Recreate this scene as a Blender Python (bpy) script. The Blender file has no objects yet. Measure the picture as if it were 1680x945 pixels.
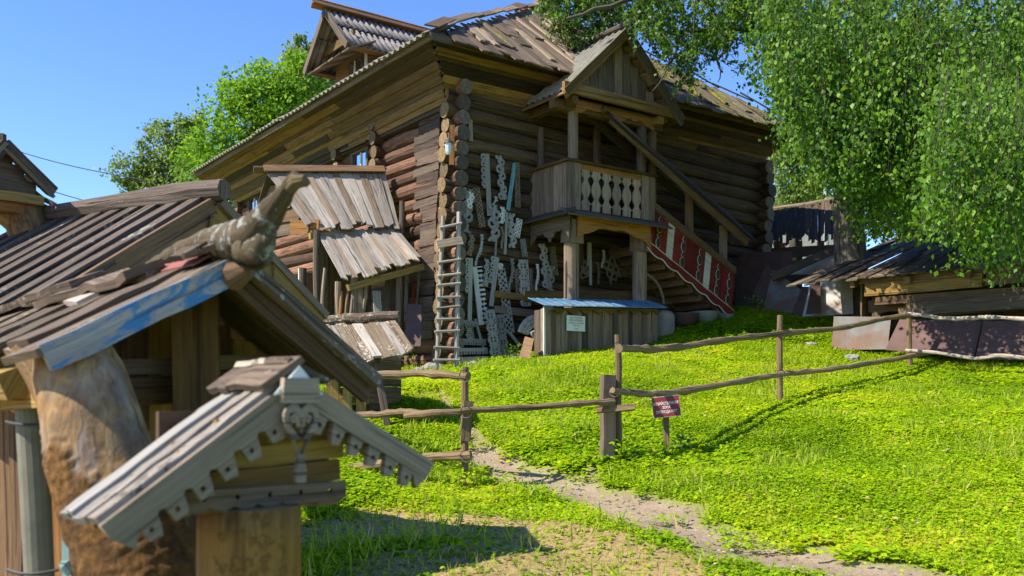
import bpy, math, random
import numpy as np
from mathutils import Vector, Matrix, noise as mn
random.seed(7); RNG = np.random.default_rng(7)
R = math.radians
scene = bpy.context.scene
COL = scene.collection
V = Vector

# ------------------------------------------------------------------ camera
F, CX, HY = 1550.0, 840.0, 650.0          # focal length and horizon in 1680-px units
cam_d = bpy.data.cameras.new('camera'); cam = bpy.data.objects.new('camera', cam_d)
COL.objects.link(cam)
cam_d.sensor_width = 36.0
cam_d.lens = 36.0 * F / 1680.0
cam_d.shift_y = (HY - 472.5) / 1680.0
cam_d.clip_start = 0.05; cam_d.clip_end = 6000
cam.location = (0, 0, 0); cam.rotation_euler = (R(90), 0, 0)
cam_d.dof.use_dof = True; cam_d.dof.focus_distance = 11.5; cam_d.dof.aperture_fstop = 3.2
scene.camera = cam
# ------------------------------------------------------------------ sky, sun, exposure
SUN_EL = R(47); SX, SY = -0.945, -0.327                       # where the sun stands (to the left, a little behind)
sdir = V((SX * math.cos(SUN_EL), SY * math.cos(SUN_EL), math.sin(SUN_EL))).normalized()
world = bpy.data.worlds.new('World'); scene.world = world; world.use_nodes = True
wn = world.node_tree; wn.nodes.clear()
sky_n = wn.nodes.new('ShaderNodeTexSky'); sky_n.sky_type = 'NISHITA'; sky_n.sun_disc = False
sky_n.sun_elevation = SUN_EL; sky_n.sun_rotation = math.atan2(SX, SY)
sky_n.air_density = 0.9; sky_n.dust_density = 0.0; sky_n.ozone_density = 4.0; sky_n.altitude = 100
bg = wn.nodes.new('ShaderNodeBackground'); bg.inputs[1].default_value = 0.115
wo = wn.nodes.new('ShaderNodeOutputWorld')
hs_w = wn.nodes.new('ShaderNodeHueSaturation'); hs_w.inputs['Saturation'].default_value = 1.16; hs_w.inputs['Hue'].default_value = .511
wn.links.new(sky_n.outputs[0], hs_w.inputs['Color']); wn.links.new(hs_w.outputs[0], bg.inputs[0]); wn.links.new(bg.outputs[0], wo.inputs[0])
sun_d = bpy.data.lights.new('sun', 'SUN'); sun_d.energy = 4.0; sun_d.angle = R(0.5); sun_d.color = (1, 0.91, 0.76)
sun = bpy.data.objects.new('sun', sun_d); COL.objects.link(sun)
sun.rotation_euler = sdir.to_track_quat('Z', 'Y').to_euler()
scene.view_settings.view_transform = 'Standard'; scene.view_settings.look = 'None'
scene.view_settings.exposure = 1.3; scene.view_settings.gamma = 1.0
scene.view_settings.use_curve_mapping = False
scene.render.engine = 'CYCLES'
scene.cycles.max_bounces = 8; scene.cycles.transparent_max_bounces = 8

# ------------------------------------------------------------------ helpers
def P(px, py, D):
    """point at depth D metres seen at photograph pixel (px, py)"""
    return V(((px - CX) / F * D, D, (HY - py) / F * D))
EU, EV = V((-.591, .807, 0)), V((.806, .592, 0))            # house axes: along the lit wall / along the shaded wall
H0 = V((-1.02, 15.0, 0))
def HW(u, v, z): return H0 + EU * u + EV * v + V((0, 0, z))
def wall_pt(px, py, u):
    """point on the plane u=const (parallel to the shaded wall)"""
    k = (px - CX) / F; b = H0 + EU * u
    v = (k * b.y - b.x) / (EV.x - k * EV.y); q = b + EV * v
    return V((q.x, q.y, (HY - py) / F * q.y))
def wall_ptL(px, py, v):
    k = (px - CX) / F; b = H0 + EV * v
    u = (k * b.y - b.x) / (EU.x - k * EU.y); q = b + EU * u
    return V((q.x, q.y, (HY - py) / F * q.y))
TILT = R(2.0); TP = HW(0, 0, .4)
TM = Matrix.Translation(TP) @ Matrix.Rotation(TILT, 4, 'Y') @ Matrix.Translation(-TP)
def tl(p): return TM @ p

WORLD = {}
def empty(name, loc, label=None, cat=None, group=None, kind=None):
    o = bpy.data.objects.new(name, None); COL.objects.link(o); o.location = loc
    o.empty_display_size = .1
    WORLD[o] = Matrix.Translation(loc)
    return tag(o, label, cat, group, kind)
def tag(o, label=None, cat=None, group=None, kind=None):
    if label: o['label'] = label
    if cat: o['category'] = cat
    if group: o['group'] = group
    if kind: o['kind'] = kind
    return o
def link(o, loc, parent):
    COL.objects.link(o); o.location = loc
    WORLD[o] = Matrix.Translation(loc)
    if parent is not None:
        o.parent = parent; o.matrix_parent_inverse = WORLD[parent].inverted()
    return o
def organic(name, pts, radii, sides, nr, amp, sc, mat, parent, bark=None):
    """knobbly round log through pts; bark(h, a) -> extra thickness"""
    pts = [V(p) for p in pts]; L_ = [0]
    for a, b_ in zip(pts[:-1], pts[1:]): L_.append(L_[-1] + (b_ - a).length)
    rr = []; us = []; att = []
    for i in range(nr + 1):
        h = L_[-1] * i / nr; k = max(0, min(len(pts) - 2, next((q for q in range(len(L_) - 1) if L_[q + 1] >= h - 1e-9), len(pts) - 2))); t = (h - L_[k]) / max(1e-9, L_[k + 1] - L_[k])
        c = pts[k].lerp(pts[k + 1], t); r = radii[k] + (radii[k + 1] - radii[k]) * t
        d0 = (pts[k + 1] - pts[k]).normalized(); d1 = (pts[min(k + 2, len(pts) - 1)] - pts[min(k + 1, len(pts) - 2)]).normalized(); dd = d0.lerp(d1, t * .5).normalized()
        ax = dd.cross(V((0.03, 1, 0.01))).normalized(); ay = dd.cross(ax); ring = []
        for j in range(sides):
            a = 2 * math.pi * j / sides; q = c + (ax * math.cos(a) + ay * math.sin(a)) * r
            n_ = mn.noise(V((q.x * sc, q.y * sc, q.z * sc * .45))) + .5 * mn.noise(V((q.x * sc * 3, q.y * sc * 3, q.z * sc * 1.1))); bk_ = bark(q, h / L_[-1]) if bark else 0
            ring.append(c + (ax * math.cos(a) + ay * math.sin(a)) * (r + amp * n_ + .013 * bk_ * (1 + .5 * mn.noise(q * 45)))); att.append(bk_)
        rr.append(ring); us.append(h)
    o = MB().rings(rr, us, [2 * math.pi * radii[0] * j / sides for j in range(sides)]).build(name, mat, parent, smooth=True)
    a = o.data.attributes.new('bark', 'FLOAT', 'POINT'); a.data.foreach_set('value', att)
    return o
class MB:
    def __init__(s): s.v = []; s.f = []; s.uv = []; s.m = []
    def face(s, idx, uv, m=0): s.f.append(idx); s.uv.append(uv); s.m.append(m)
    def rings(s, rings, us, vs, closed=True, caps=True, m=0, mcap=None):
        """rings: list of lists of points; us: u per ring; vs: v per ring vertex"""
        b = len(s.v); n = len(rings[0])
        for r in rings: s.v.extend([V(p) for p in r])
        vv = list(vs) + [vs[0] + (vs[-1] - vs[0]) * n / max(1, n - 1)]
        for i in range(len(rings) - 1):
            for j in range(n if closed else n - 1):
                k = (j + 1) % n
                s.face((b + i * n + j, b + i * n + k, b + (i + 1) * n + k, b + (i + 1) * n + j),
                       ((us[i], vv[j]), (us[i], vv[j + 1]), (us[i + 1], vv[j + 1]), (us[i + 1], vv[j])), m)
        if caps:
            mc = m if mcap is None else mcap
            for i, rev in ((0, True), (len(rings) - 1, False)):
                idx = [b + i * n + j for j in range(n)]
                c = sum((s.v[q] for q in idx), V()) / n
                ax = (s.v[idx[0]] - c); ay = (s.v[idx[n // 4 if n > 4 else 1]] - c)
                axn = ax.normalized(); ayn = (ay - axn * ay.dot(axn)); ayn = ayn.normalized() if ayn.length > 1e-6 else ay
                uv = [((s.v[q] - c).dot(axn), (s.v[q] - c).dot(ayn)) for q in idx]
                if rev: idx = idx[::-1]; uv = uv[::-1]
                s.face(tuple(idx), tuple(uv), mc)
        return s
    def box(s, p0, p1, w, t, nrm, m=0, seg=1, rough=0.0, jag=0.0, taper=1.0, bow=0.0):
        """plank from p0 to p1, w wide, t thick, flat side facing nrm (points lie on the top surface's mid line)"""
        p0, p1, nrm = V(p0), V(p1), V(nrm)
        x = (p1 - p0); L = x.length; x = x / L
        z = (nrm - x * nrm.dot(x)).normalized(); y = z.cross(x)
        rr = []; us = []
        for i in range(seg + 1):
            a = i / seg; ww = w * (1 + (taper - 1) * a)
            oy = random.uniform(-1, 1) * rough; oz = random.uniform(-1, 1) * rough * .5 + bow * math.sin(a * math.pi)
            ring = []
            e = (i == 0 or i == seg)
            j1, j2 = (random.uniform(-jag, jag), random.uniform(-jag, jag)) if e else (0, 0)
            wr = ww * (1 + random.uniform(-1, 1) * min(.12, rough * 6))
            for (sy, sz, j) in ((-.5, 0, j1), (.5, 0, j2), (.5, -1, j2), (-.5, -1, j1)):
                ring.append(p0 + x * (L * a + j) + y * (sy * wr + oy) + z * (sz * t + oz))
            rr.append(ring); us.append(L * a)
        s.rings(rr, us, (0, w, w + t, 2 * w + t), m=m)
        return s
    def tube(s, pts, radii, sides=10, m=0, mcap=None, rough=0.0, flat=None):
        pts = [V(p) for p in pts]
        if not hasattr(radii, '__len__'): radii = [radii] * len(pts)
        rr = []; us = []; acc = 0; ref = None
        for i, p in enumerate(pts):
            d = (pts[min(i + 1, len(pts) - 1)] - pts[max(i - 1, 0)]).normalized()
            if ref is None:
                ref = V((0, 0, 1)) if abs(d.z) < .9 else V((1, 0, 0))
            a = (ref - d * ref.dot(d)).normalized(); bb = d.cross(a); ref = a
            if i: acc += (p - pts[i - 1]).length
            us.append(acc)
            rr.append([p + (a * math.cos(t) + bb * math.sin(t) * (flat or 1)) * radii[i] * (1 + random.uniform(-1, 1) * rough)
                       for t in [2 * math.pi * j / sides for j in range(sides)]])
        rm = max(radii)
        s.rings(rr, us, [2 * math.pi * rm * j / sides for j in range(sides)], m=m, mcap=mcap)
        return s
    def poly(s, pts, nrm, t, m=0):
        """flat outline pts (world) given thickness t against nrm"""
        pts = [V(p) for p in pts]; nrm = V(nrm).normalized(); b = len(s.v); n = len(pts)
        ax = (pts[1] - pts[0]).normalized(); ay = nrm.cross(ax)
        uv = [((p - pts[0]).dot(ax), (p - pts[0]).dot(ay)) for p in pts]
        s.v += pts + [p - nrm * t for p in pts]
        s.face(tuple(range(b, b + n)), tuple(uv), m)
        s.face(tuple(range(b + 2 * n - 1, b + n - 1, -1)), tuple(uv[::-1]), m)
        for i in range(n):
            k = (i + 1) % n
            s.face((b + i, b + n + i, b + n + k, b + k), (uv[i], (uv[i][0] + t, uv[i][1]), (uv[k][0] + t, uv[k][1]), uv[k]), m)
        return s
    def build(s, name, mats, parent=None, smooth=False, origin=None):
        if origin is None: origin = sum(s.v, V()) / len(s.v)
        me = bpy.data.meshes.new(name)
        me.from_pydata([v - origin for v in s.v], [], s.f)
        ul = me.uv_layers.new(name='UVMap')
        flat = [c for f in s.uv for q in f for c in q]
        ul.data.foreach_set('uv', flat)
        mats = mats if isinstance(mats, (list, tuple)) else [mats]
        for m in mats: me.materials.append(m)
        me.polygons.foreach_set('material_index', s.m)
        if smooth: me.polygons.foreach_set('use_smooth', [True] * len(s.f))
        me.update()
        o = bpy.data.objects.new(name, me)
        return link(o, origin, parent)
def plank(name, p0, p1, w, t, nrm, mat, parent=None, **k):
    k.setdefault('seg', 3); k.setdefault('rough', .004)
    return MB().box(p0, p1, w, t, nrm, **k).build(name, mat, parent)
def pole(name, pts, r, mat, parent=None, sides=9, rough=.07, mats=None, **k):
    b = MB().tube(pts, r, sides, rough=rough, mcap=1 if mats else None, **k)
    return b.build(name, mats or mat, parent, smooth=False)
def wig(p0, p1, n, amp):
    p0, p1 = V(p0), V(p1)
    return [p0.lerp(p1, i / n) + (V((random.gauss(0, 1), random.gauss(0, 1), random.gauss(0, 1))) * amp if 0 < i < n else V()) for i in range(n + 1)]

# ------------------------------------------------------------------ materials
def mat_new(name):
    m = bpy.data.materials.new(name); m.use_nodes = True; n = m.node_tree
    return m, n, n.nodes['Principled BSDF'], n.links
def ramp(n, stops):
    r = n.nodes.new('ShaderNodeValToRGB'); e = r.color_ramp.elements
    while len(e) < len(stops): e.new(.5)
    for q, (pos, c) in zip(e, stops): q.position = pos; q.color = (*c, 1)
    return r
def nd(n, t, **k):
    x = n.nodes.new(t)
    for a, b in k.items(): setattr(x, a, b)
    return x
def noise(n, L, vec, scale, detail=5, rough=.6, dist=0):
    t = nd(n, 'ShaderNodeTexNoise'); t.inputs['Scale'].default_value = scale
    t.inputs['Detail'].default_value = detail; t.inputs['Roughness'].default_value = rough; t.inputs['Distortion'].default_value = dist
    if vec is not None: L.new(vec, t.inputs['Vector'])
    return t.outputs['Fac']
def mth(n, L, op, a, b=None, c=None):
    x = nd(n, 'ShaderNodeMath', operation=op)
    for i, q in enumerate((a, b, c)):
        if q is None: continue
        if isinstance(q, (int, float)): x.inputs[i].default_value = q
        else: L.new(q, x.inputs[i])
    return x.outputs[0]
def mixc(n, L, fac, a, b, mode='MIX'):
    x = nd(n, 'ShaderNodeMix', data_type='RGBA', blend_type=mode)
    if isinstance(fac, (int, float)): x.inputs[0].default_value = fac
    else: L.new(fac, x.inputs[0])
    for s, q in ((6, a), (7, b)):
        if isinstance(q, tuple): x.inputs[s].default_value = (*q, 1)
        else: L.new(q, x.inputs[s])
    return x.outputs[2]
def lift(c, k): return tuple(min(1, q * k) for q in c)
WARM = {'grey_wood', 'grey_wood_dark', 'pale_wood', 'mossy_grey_wood', 'lichen_wood', 'roof_plank', 'moss_roof_plank', 'fence_rail', 'fence_post'}
def warm(c): return (c[0] * 1.06, c[1] * .93, c[2] * .80)
def wood(name, dark, mid, light, lichen=None, lamt=0.0, grain=15, var=.45, bump=.5, paint=None, pamt=0, rough=.85, crack=.6, tint2=None):
    if name in WARM: dark, mid, light = warm(dark), warm(mid), warm(light); tint2 = warm(tint2) if tint2 else None; lichen = warm(lichen) if lichen else None
    m, n, bs, L = mat_new(name)
    uv = nd(n, 'ShaderNodeUVMap').outputs[0]
    oi = nd(n, 'ShaderNodeObjectInfo').outputs['Random']
    cmb = nd(n, 'ShaderNodeCombineXYZ'); L.new(mth(n, L, 'MULTIPLY', oi, 91.0), cmb.inputs[0]); L.new(mth(n, L, 'MULTIPLY', oi, 57.0), cmb.inputs[1]); L.new(mth(n, L, 'MULTIPLY', oi, 23.0), cmb.inputs[2])
    add = nd(n, 'ShaderNodeVectorMath', operation='ADD'); L.new(uv, add.inputs[0]); L.new(cmb.outputs[0], add.inputs[1])
    base = add.outputs[0]
    def mp(sx, sy):
        q = nd(n, 'ShaderNodeMapping'); q.inputs['Scale'].default_value = (sx, sy, 1); L.new(base, q.inputs['Vector']); return q.outputs[0]
    g = noise(n, L, mp(1.0, grain * 1.6), 2.4, 8, .72, .6)
    g2 = noise(n, L, mp(1.0, 2.6), 1.6, 4, .6, .3)
    ck = noise(n, L, mp(1.3, grain * 2.6), 1.5, 3, .5, .4)
    col = ramp(n, [(.28, dark), (.46, mid), (.7, light)]); L.new(g, col.inputs[0])
    c = col.outputs[0]
    c = mixc(n, L, mth(n, L, 'MULTIPLY_ADD', g2, 1.2, -.25), c, tint2 or lift(mid, .62), 'MIX') if True else c
    wet = nd(n, 'ShaderNodeMapRange'); L.new(oi, wet.inputs[0]); wet.inputs[3].default_value = 1 - var; wet.inputs[4].default_value = 1 + var * .6
    sc = nd(n, 'ShaderNodeVectorMath', operation='SCALE'); L.new(c, sc.inputs[0]); L.new(wet.outputs[0], sc.inputs['Scale']); c = sc.outputs[0]
    if paint:
        pn = noise(n, L, mp(3.0, 9), 2.0, 8, .75, .8)
        pr = ramp(n, [(max(0, .5 - pamt * .4), (0, 0, 0)), (max(.02, .56 - pamt * .4), (1, 1, 1))]); L.new(pn, pr.inputs[0])
        c = mixc(n, L, pr.outputs[0], c, paint)
    chk = noise(n, L, mp(.32, grain * 1.1), 1.5, 2, .5, .25)
    ckr = ramp(n, [(.34, (1, 1, 1)), (.39, (0, 0, 0))]); L.new(mth(n, L, 'MINIMUM', ck, mth(n, L, 'MULTIPLY_ADD', chk, 1.15, -.02)), ckr.inputs[0])
    c = mixc(n, L, mth(n, L, 'MULTIPLY', ckr.outputs[0], crack), c, lift(dark, .35))
    hgt = mth(n, L, 'SUBTRACT', g, mth(n, L, 'MULTIPLY', ckr.outputs[0], .5))
    if lichen:
        ln = noise(n, L, base, 26, 5, .7); lb = noise(n, L, base, 2.2, 3, .6)
        s = mth(n, L, 'ADD', ln, mth(n, L, 'MULTIPLY', lb, .8))
        lr = ramp(n, [(.62 - lamt * .14, (0, 0, 0)), (.66 - lamt * .14, (1, 1, 1))]); L.new(mth(n, L, 'MULTIPLY', s, .555), lr.inputs[0])
        c = mixc(n, L, lr.outputs[0], c, lichen)
        hgt = mth(n, L, 'ADD', hgt, mth(n, L, 'MULTIPLY', lr.outputs[0], .35))
    L.new(c, bs.inputs['Base Color']); bs.inputs['Roughness'].default_value = rough
    bs.inputs['Specular IOR Level'].default_value = .3
    bp = nd(n, 'ShaderNodeBump'); bp.inputs['Strength'].default_value = bump; bp.inputs['Distance'].default_value = .012
    L.new(hgt, bp.inputs['Height']); L.new(bp.outputs[0], bs.inputs['Normal'])
    return m
def plain(name, c, rough=.7, metal=0, var=.25, scale=9, c2=None, amt=.5, bump=.2, lo=.45, hi=.62):
    m, n, bs, L = mat_new(name)
    tc = nd(n, 'ShaderNodeTexCoord').outputs['Object']
    a = noise(n, L, tc, scale, 6, .65); b = noise(n, L, tc, scale * .22, 4, .6, .4)
    r = ramp(n, [(.3, lift(c, 1 - var)), (.7, lift(c, 1 + var))]); L.new(a, r.inputs[0]); col = r.outputs[0]
    if c2:
        q = ramp(n, [(lo, (0, 0, 0)), (hi, (1, 1, 1))]); L.new(mth(n, L, 'ADD', mth(n, L, 'MULTIPLY', b, .7), mth(n, L, 'MULTIPLY', a, .3)), q.inputs[0])
        col = mixc(n, L, mth(n, L, 'MULTIPLY', q.outputs[0], amt), col, c2)
    L.new(col, bs.inputs['Base Color']); bs.inputs['Roughness'].default_value = rough; bs.inputs['Metallic'].default_value = metal
    bp = nd(n, 'ShaderNodeBump'); bp.inputs['Strength'].default_value = bump; bp.inputs['Distance'].default_value = .01
    L.new(a, bp.inputs['Height']); L.new(bp.outputs[0], bs.inputs['Normal'])
    return m
def endgrain(name, c, d):
    m, n, bs, L = mat_new(name)
    uv = nd(n, 'ShaderNodeUVMap').outputs[0]
    ln = nd(n, 'ShaderNodeVectorMath', operation='LENGTH'); L.new(uv, ln.inputs[0])
    oi = nd(n, 'ShaderNodeObjectInfo').outputs['Random']
    nz = noise(n, L, uv, 14, 4, .6)
    w = mth(n, L, 'SINE', mth(n, L, 'ADD', mth(n, L, 'MULTIPLY', ln.outputs['Value'], 520), mth(n, L, 'MULTIPLY', nz, 9)))
    g = nd(n, 'ShaderNodeTexGradient', gradient_type='RADIAL'); L.new(uv, g.inputs[0])
    cr = noise(n, L, mth(n, L, 'MULTIPLY_ADD', g.outputs['Fac'], 26, mth(n, L, 'MULTIPLY', oi, 40)), 1.0, 2)
    r = ramp(n, [(.3, d), (.7, c)]); L.new(mth(n, L, 'ADD', mth(n, L, 'MULTIPLY', w, .12), nz), r.inputs[0])
    q = ramp(n, [(.30, (1, 1, 1)), (.36, (0, 0, 0))]); L.new(cr, q.inputs[0])
    col = mixc(n, L, mth(n, L, 'MULTIPLY', q.outputs[0], .75), r.outputs[0], lift(d, .3))
    sc = nd(n, 'ShaderNodeVectorMath', operation='SCALE'); L.new(col, sc.inputs[0]); L.new(mth(n, L, 'MULTIPLY_ADD', oi, .8, .55), sc.inputs['Scale'])
    L.new(sc.outputs[0], bs.inputs['Base Color']); bs.inputs['Roughness'].default_value = .85
    return m
def leafmat(name, stops, trans=.45, rough=.5, spec=.35):
    m, n, bs, L = mat_new(name)
    at = nd(n, 'ShaderNodeAttribute', attribute_name='tint').outputs['Fac']
    r = ramp(n, stops); L.new(at, r.inputs[0])
    L.new(r.outputs[0], bs.inputs['Base Color']); bs.inputs['Roughness'].default_value = rough; bs.inputs['Specular IOR Level'].default_value = spec
    tr = nd(n, 'ShaderNodeBsdfTranslucent'); hs = nd(n, 'ShaderNodeHueSaturation'); hs.inputs['Value'].default_value = 1.25; hs.inputs['Hue'].default_value = .485
    L.new(r.outputs[0], hs.inputs['Color']); L.new(hs.outputs[0], tr.inputs[0])
    mx = nd(n, 'ShaderNodeMixShader'); mx.inputs[0].default_value = trans
    L.new(bs.outputs[0], mx.inputs[1]); L.new(tr.outputs[0], mx.inputs[2])
    L.new(mx.outputs[0], n.nodes['Material Output'].inputs[0])
    return m
M = {}
M['grey'] = wood('grey_wood', (.07, .056, .044), (.21, .175, .14), (.36, .31, .255), tint2=(.13, .107, .085))
M['greydk'] = wood('grey_wood_dark', (.035, .029, .024), (.11, .092, .076), (.2, .172, .142))
M['pale'] = wood('pale_wood', (.14, .115, .085), (.34, .295, .235), (.50, .45, .38), var=.3)
M['mossy'] = wood('mossy_grey_wood', (.05, .042, .032), (.15, .125, .098), (.25, .215, .175), lichen=(.30, .29, .25), lamt=.4, tint2=(.10, .083, .062))
M['lichen'] = wood('lichen_wood', (.055, .045, .03), (.155, .13, .092), (.25, .215, .165), lichen=(.36, .37, .33), lamt=.62, bump=.9)
M['roofplank'] = wood('roof_plank', (.042, .034, .027), (.135, .11, .087), (.245, .207, .168), lichen=(.27, .26, .22), lamt=.25, tint2=(.075, .061, .048))  # weathered plank colour with lichen, shared by several roofs
M['roofmoss'] = wood('moss_roof_plank', (.05, .045, .035), (.15, .13, .11), (.27, .25, .21), lichen=(.22, .24, .03), lamt=.82, bump=1)
M['darkshingle'] = wood('dark_shingle', (.03, .02, .012), (.085, .06, .04), (.15, .11, .075))
M['weath'] = wood('flaking_pale_plank', (.09, .07, .055), (.33, .285, .235), (.56, .51, .44), lichen=(.12, .10, .07), lamt=.35, grain=26, var=.2, crack=.95, bump=1)
M['shedroof'] = wood('furrowed_roof_plank', (.035, .026, .02), (.13, .098, .075), (.26, .21, .168), lichen=(.29, .27, .22), lamt=.28, grain=20, var=.4, crack=1.0, bump=1, tint2=(.085, .063, .048))
M['patch'] = wood('patched_wall_board', (.03, .018, .013), (.11, .072, .052), (.2, .145, .11), var=.5, crack=.9)
M['silver'] = wood('silvery_plank', (.10, .082, .065), (.33, .29, .245), (.54, .495, .43), var=.35, tint2=(.22, .19, .16), crack=.8)
M['gold'] = wood('golden_board', (.06, .034, .01), (.21, .12, .033), (.36, .22, .065), tint2=(.085, .05, .018), var=.65)
M['yellow'] = wood('yellow_plank', (.13, .08, .02), (.36, .23, .06), (.50, .35, .12), tint2=(.2, .12, .03), var=.35)
M['logs'] = wood('log_lit', (.032, .015, .01), (.165, .078, .042), (.33, .19, .11), grain=10, tint2=(.09, .042, .028), var=.65, crack=.85)  # lit wall's logs: weathered brown, with sunlight put into the lighter tone
M['logsR'] = wood('log_shade', (.025, .016, .009), (.095, .06, .03), (.185, .122, .066), grain=10, tint2=(.05, .032, .018), var=.55, crack=.85)  # same logs on the shaded wall, shade put into the darker colour
M['logend'] = endgrain('log_end', (.25, .165, .068), (.08, .048, .02))
M['logend_shade'] = endgrain('log_end_shade', (.16, .132, .1), (.06, .048, .036))  # same log ends on the sunless side, shade put into the grey
M['brown'] = wood('brown_board', (.05, .03, .015), (.17, .1, .05), (.29, .18, .09), tint2=(.1, .06, .035))
M['orange'] = wood('orange_board', (.12, .05, .015), (.38, .17, .05), (.5, .25, .08), var=.25)
M['trunk'] = wood('bare_trunk', (.08, .045, .018), (.30, .18, .07), (.50, .36, .19), lichen=(.16, .11, .06), lamt=.55, grain=5, bump=1.0, tint2=(.17, .085, .03))
m, n, bs, L = mat_new('torn_bark_trunk'); tc = nd(n, 'ShaderNodeTexCoord').outputs['Object']; mpn = nd(n, 'ShaderNodeMapping'); mpn.inputs['Scale'].default_value = (1, 1, .3); mpn.inputs['Rotation'].default_value = (0, R(-15), 0); L.new(tc, mpn.inputs['Vector'])
a1 = noise(n, L, mpn.outputs[0], 26, 6, .65, .6); a2 = noise(n, L, tc, 7, 5, .6, .5); a3 = noise(n, L, tc, 34, 6, .7)
wd = ramp(n, [(.3, (.1, .055, .022)), (.5, (.32, .195, .08)), (.72, (.52, .39, .22))]); L.new(a1, wd.inputs[0])
wd2 = mixc(n, L, mth(n, L, 'MULTIPLY_ADD', a2, 3.0, -1.2), wd.outputs[0], (.15, .105, .075)); wd2 = mixc(n, L, mth(n, L, 'MULTIPLY_ADD', noise(n, L, mpn.outputs[0], 9, 5, .6, .8), 3.4, -1.75), wd2, (.26, .26, .27)); wd2 = mixc(n, L, mth(n, L, 'MULTIPLY_ADD', noise(n, L, tc, 5, 5, .6, .8), 3.4, -1.9), wd2, (.36, .17, .04))
bkr = ramp(n, [(.3, (.022, .012, .007)), (.48, (.1, .052, .02)), (.62, (.22, .11, .03)), (.78, (.3, .2, .09))]); L.new(mth(n, L, 'ADD', mth(n, L, 'MULTIPLY', a3, .6), mth(n, L, 'MULTIPLY', a2, .4)), bkr.inputs[0])
ba = nd(n, 'ShaderNodeAttribute', attribute_name='bark').outputs['Fac']; c = mixc(n, L, ba, wd2, bkr.outputs[0]); L.new(c, bs.inputs['Base Color']); bs.inputs['Roughness'].default_value = .9; bs.inputs['Specular IOR Level'].default_value = .2
bp = nd(n, 'ShaderNodeBump'); bp.inputs['Strength'].default_value = .9; bp.inputs['Distance'].default_value = .012; L.new(mth(n, L, 'ADD', a1, mth(n, L, 'MULTIPLY', a3, mth(n, L, 'MULTIPLY_ADD', ba, 1.2, .2))), bp.inputs['Height']); L.new(bp.outputs[0], bs.inputs['Normal'])
M['torntrunk'] = m
M['stump'] = wood('stump_wood', (.12, .055, .01), (.36, .19, .035), (.5, .3, .08), lichen=(.2, .1, .025), lamt=.45, grain=3, bump=1.0, tint2=(.17, .085, .025))
M['bark'] = wood('furrowed_bark', (.05, .042, .034), (.19, .165, .135), (.33, .3, .255), grain=9, bump=1.5, crack=.9)
M['limb'] = wood('limb_bark', (.03, .024, .018), (.1, .08, .06), (.18, .15, .12), grain=6)
M['birchpole'] = wood('peeled_pole', (.14, .105, .08), (.34, .28, .235), (.48, .42, .365), grain=6, var=.2)
M['rail'] = wood('fence_rail', (.07, .05, .028), (.2, .155, .095), (.32, .26, .17), grain=8, var=.25)
M['post'] = wood('fence_post', (.08, .055, .032), (.21, .155, .095), (.33, .26, .17), grain=9, var=.3)
M['fret'] = wood('fretwork_grey', (.11, .105, .095), (.28, .27, .245), (.42, .41, .38), var=.35, crack=.3, tint2=(.24, .23, .21))
M['fretpale'] = wood('fretwork_pale', (.4, .4, .37), (.62, .62, .58), (.75, .75, .71), var=.15, crack=.3, tint2=(.52, .52, .48))
M['fretbrown'] = wood('fretwork_brown', (.07, .05, .035), (.2, .15, .1), (.32, .25, .17), var=.3, crack=.3)
M['teal'] = wood('teal_strip', (.05, .12, .13), (.13, .32, .34), (.22, .45, .46), var=.1)
M['bluepaint'] = wood('blue_flaked_board', (.16, .15, .14), (.36, .34, .31), (.5, .48, .45), paint=(.05, .19, .38), pamt=.06, var=.1)
M['greenpaint'] = wood('green_flaked_board', (.06, .06, .05), (.16, .15, .13), (.25, .24, .2), paint=(.16, .27, .26), pamt=.3, var=.3)
M['red'] = wood('red_paint', (.09, .01, .009), (.19, .017, .014), (.26, .04, .03), grain=8, var=.35, crack=.5, tint2=(.14, .014, .012))
M['darkboard'] = wood('dark_eave_board', (.018, .012, .008), (.055, .036, .022), (.12, .08, .045), var=.6)
M['beast'] = wood('carved_log', (.035, .024, .012), (.12, .085, .042), (.21, .16, .085), lichen=(.27, .27, .23), lamt=.55, grain=12, bump=1.0, crack=.95, tint2=(.075, .055, .024))
M['white'] = wood('white_paint', (.35, .34, .31), (.58, .57, .54), (.68, .67, .64), var=.15, crack=.5, tint2=(.48, .47, .43))
M['slate'] = plain('corrugated_slate', (.19, .175, .16), .9, 0, .35, 22, (.12, .11, .10), .8, .5)
M['slatemoss'] = plain('corrugated_slate_mossy', (.17, .165, .14), .9, 0, .4, 16, (.13, .135, .09), .7, .5)  # porch slate in its own mossy, lichened colour
M['bluemetal'] = plain('blue_sheet_metal', (.05, .17, .30), .55, .1, .35, 9, (.24, .28, .3), .7, .1, .42, .6)
M['galv'] = plain('pale_sheet_metal', (.12, .135, .14), .6, .1, .4, 7, (.12, .055, .025), .95, .2, .42, .58)
M['fret2'] = wood('bird_house_fretwork', (.09, .066, .046), (.28, .222, .168), (.41, .345, .275), grain=24, var=.2, crack=.7)
M['rust'] = plain('rusty_sheet', (.12, .062, .055), .75, .15, .35, 6, (.08, .045, .04), .7, .15)
M['rustdk'] = plain('dark_rusty_sheet', (.085, .042, .035), .7, .15, .3, 5, (.05, .03, .028), .6, .12)
M['maroon'] = plain('maroon_sign', (.19, .018, .02), .45, 0, .08, 5)
M['redmetal'] = plain('red_roof_metal', (.28, .07, .05), .6, .1, .3, 7, (.14, .08, .06), .6, .1)
M['paper'] = plain('pale_plate', (.62, .65, .6), .6, 0, .04, 6)
M['ink'] = plain('dark_ink', (.1, .12, .1), .7, 0, .02)
M['letter'] = plain('white_letter', (.72, .72, .68), .6, 0, .02)
M['pipe'] = plain('grey_pipe', (.15, .15, .11), .8, 0, .2, 9, (.17, .16, .12), .7, .2)
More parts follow.
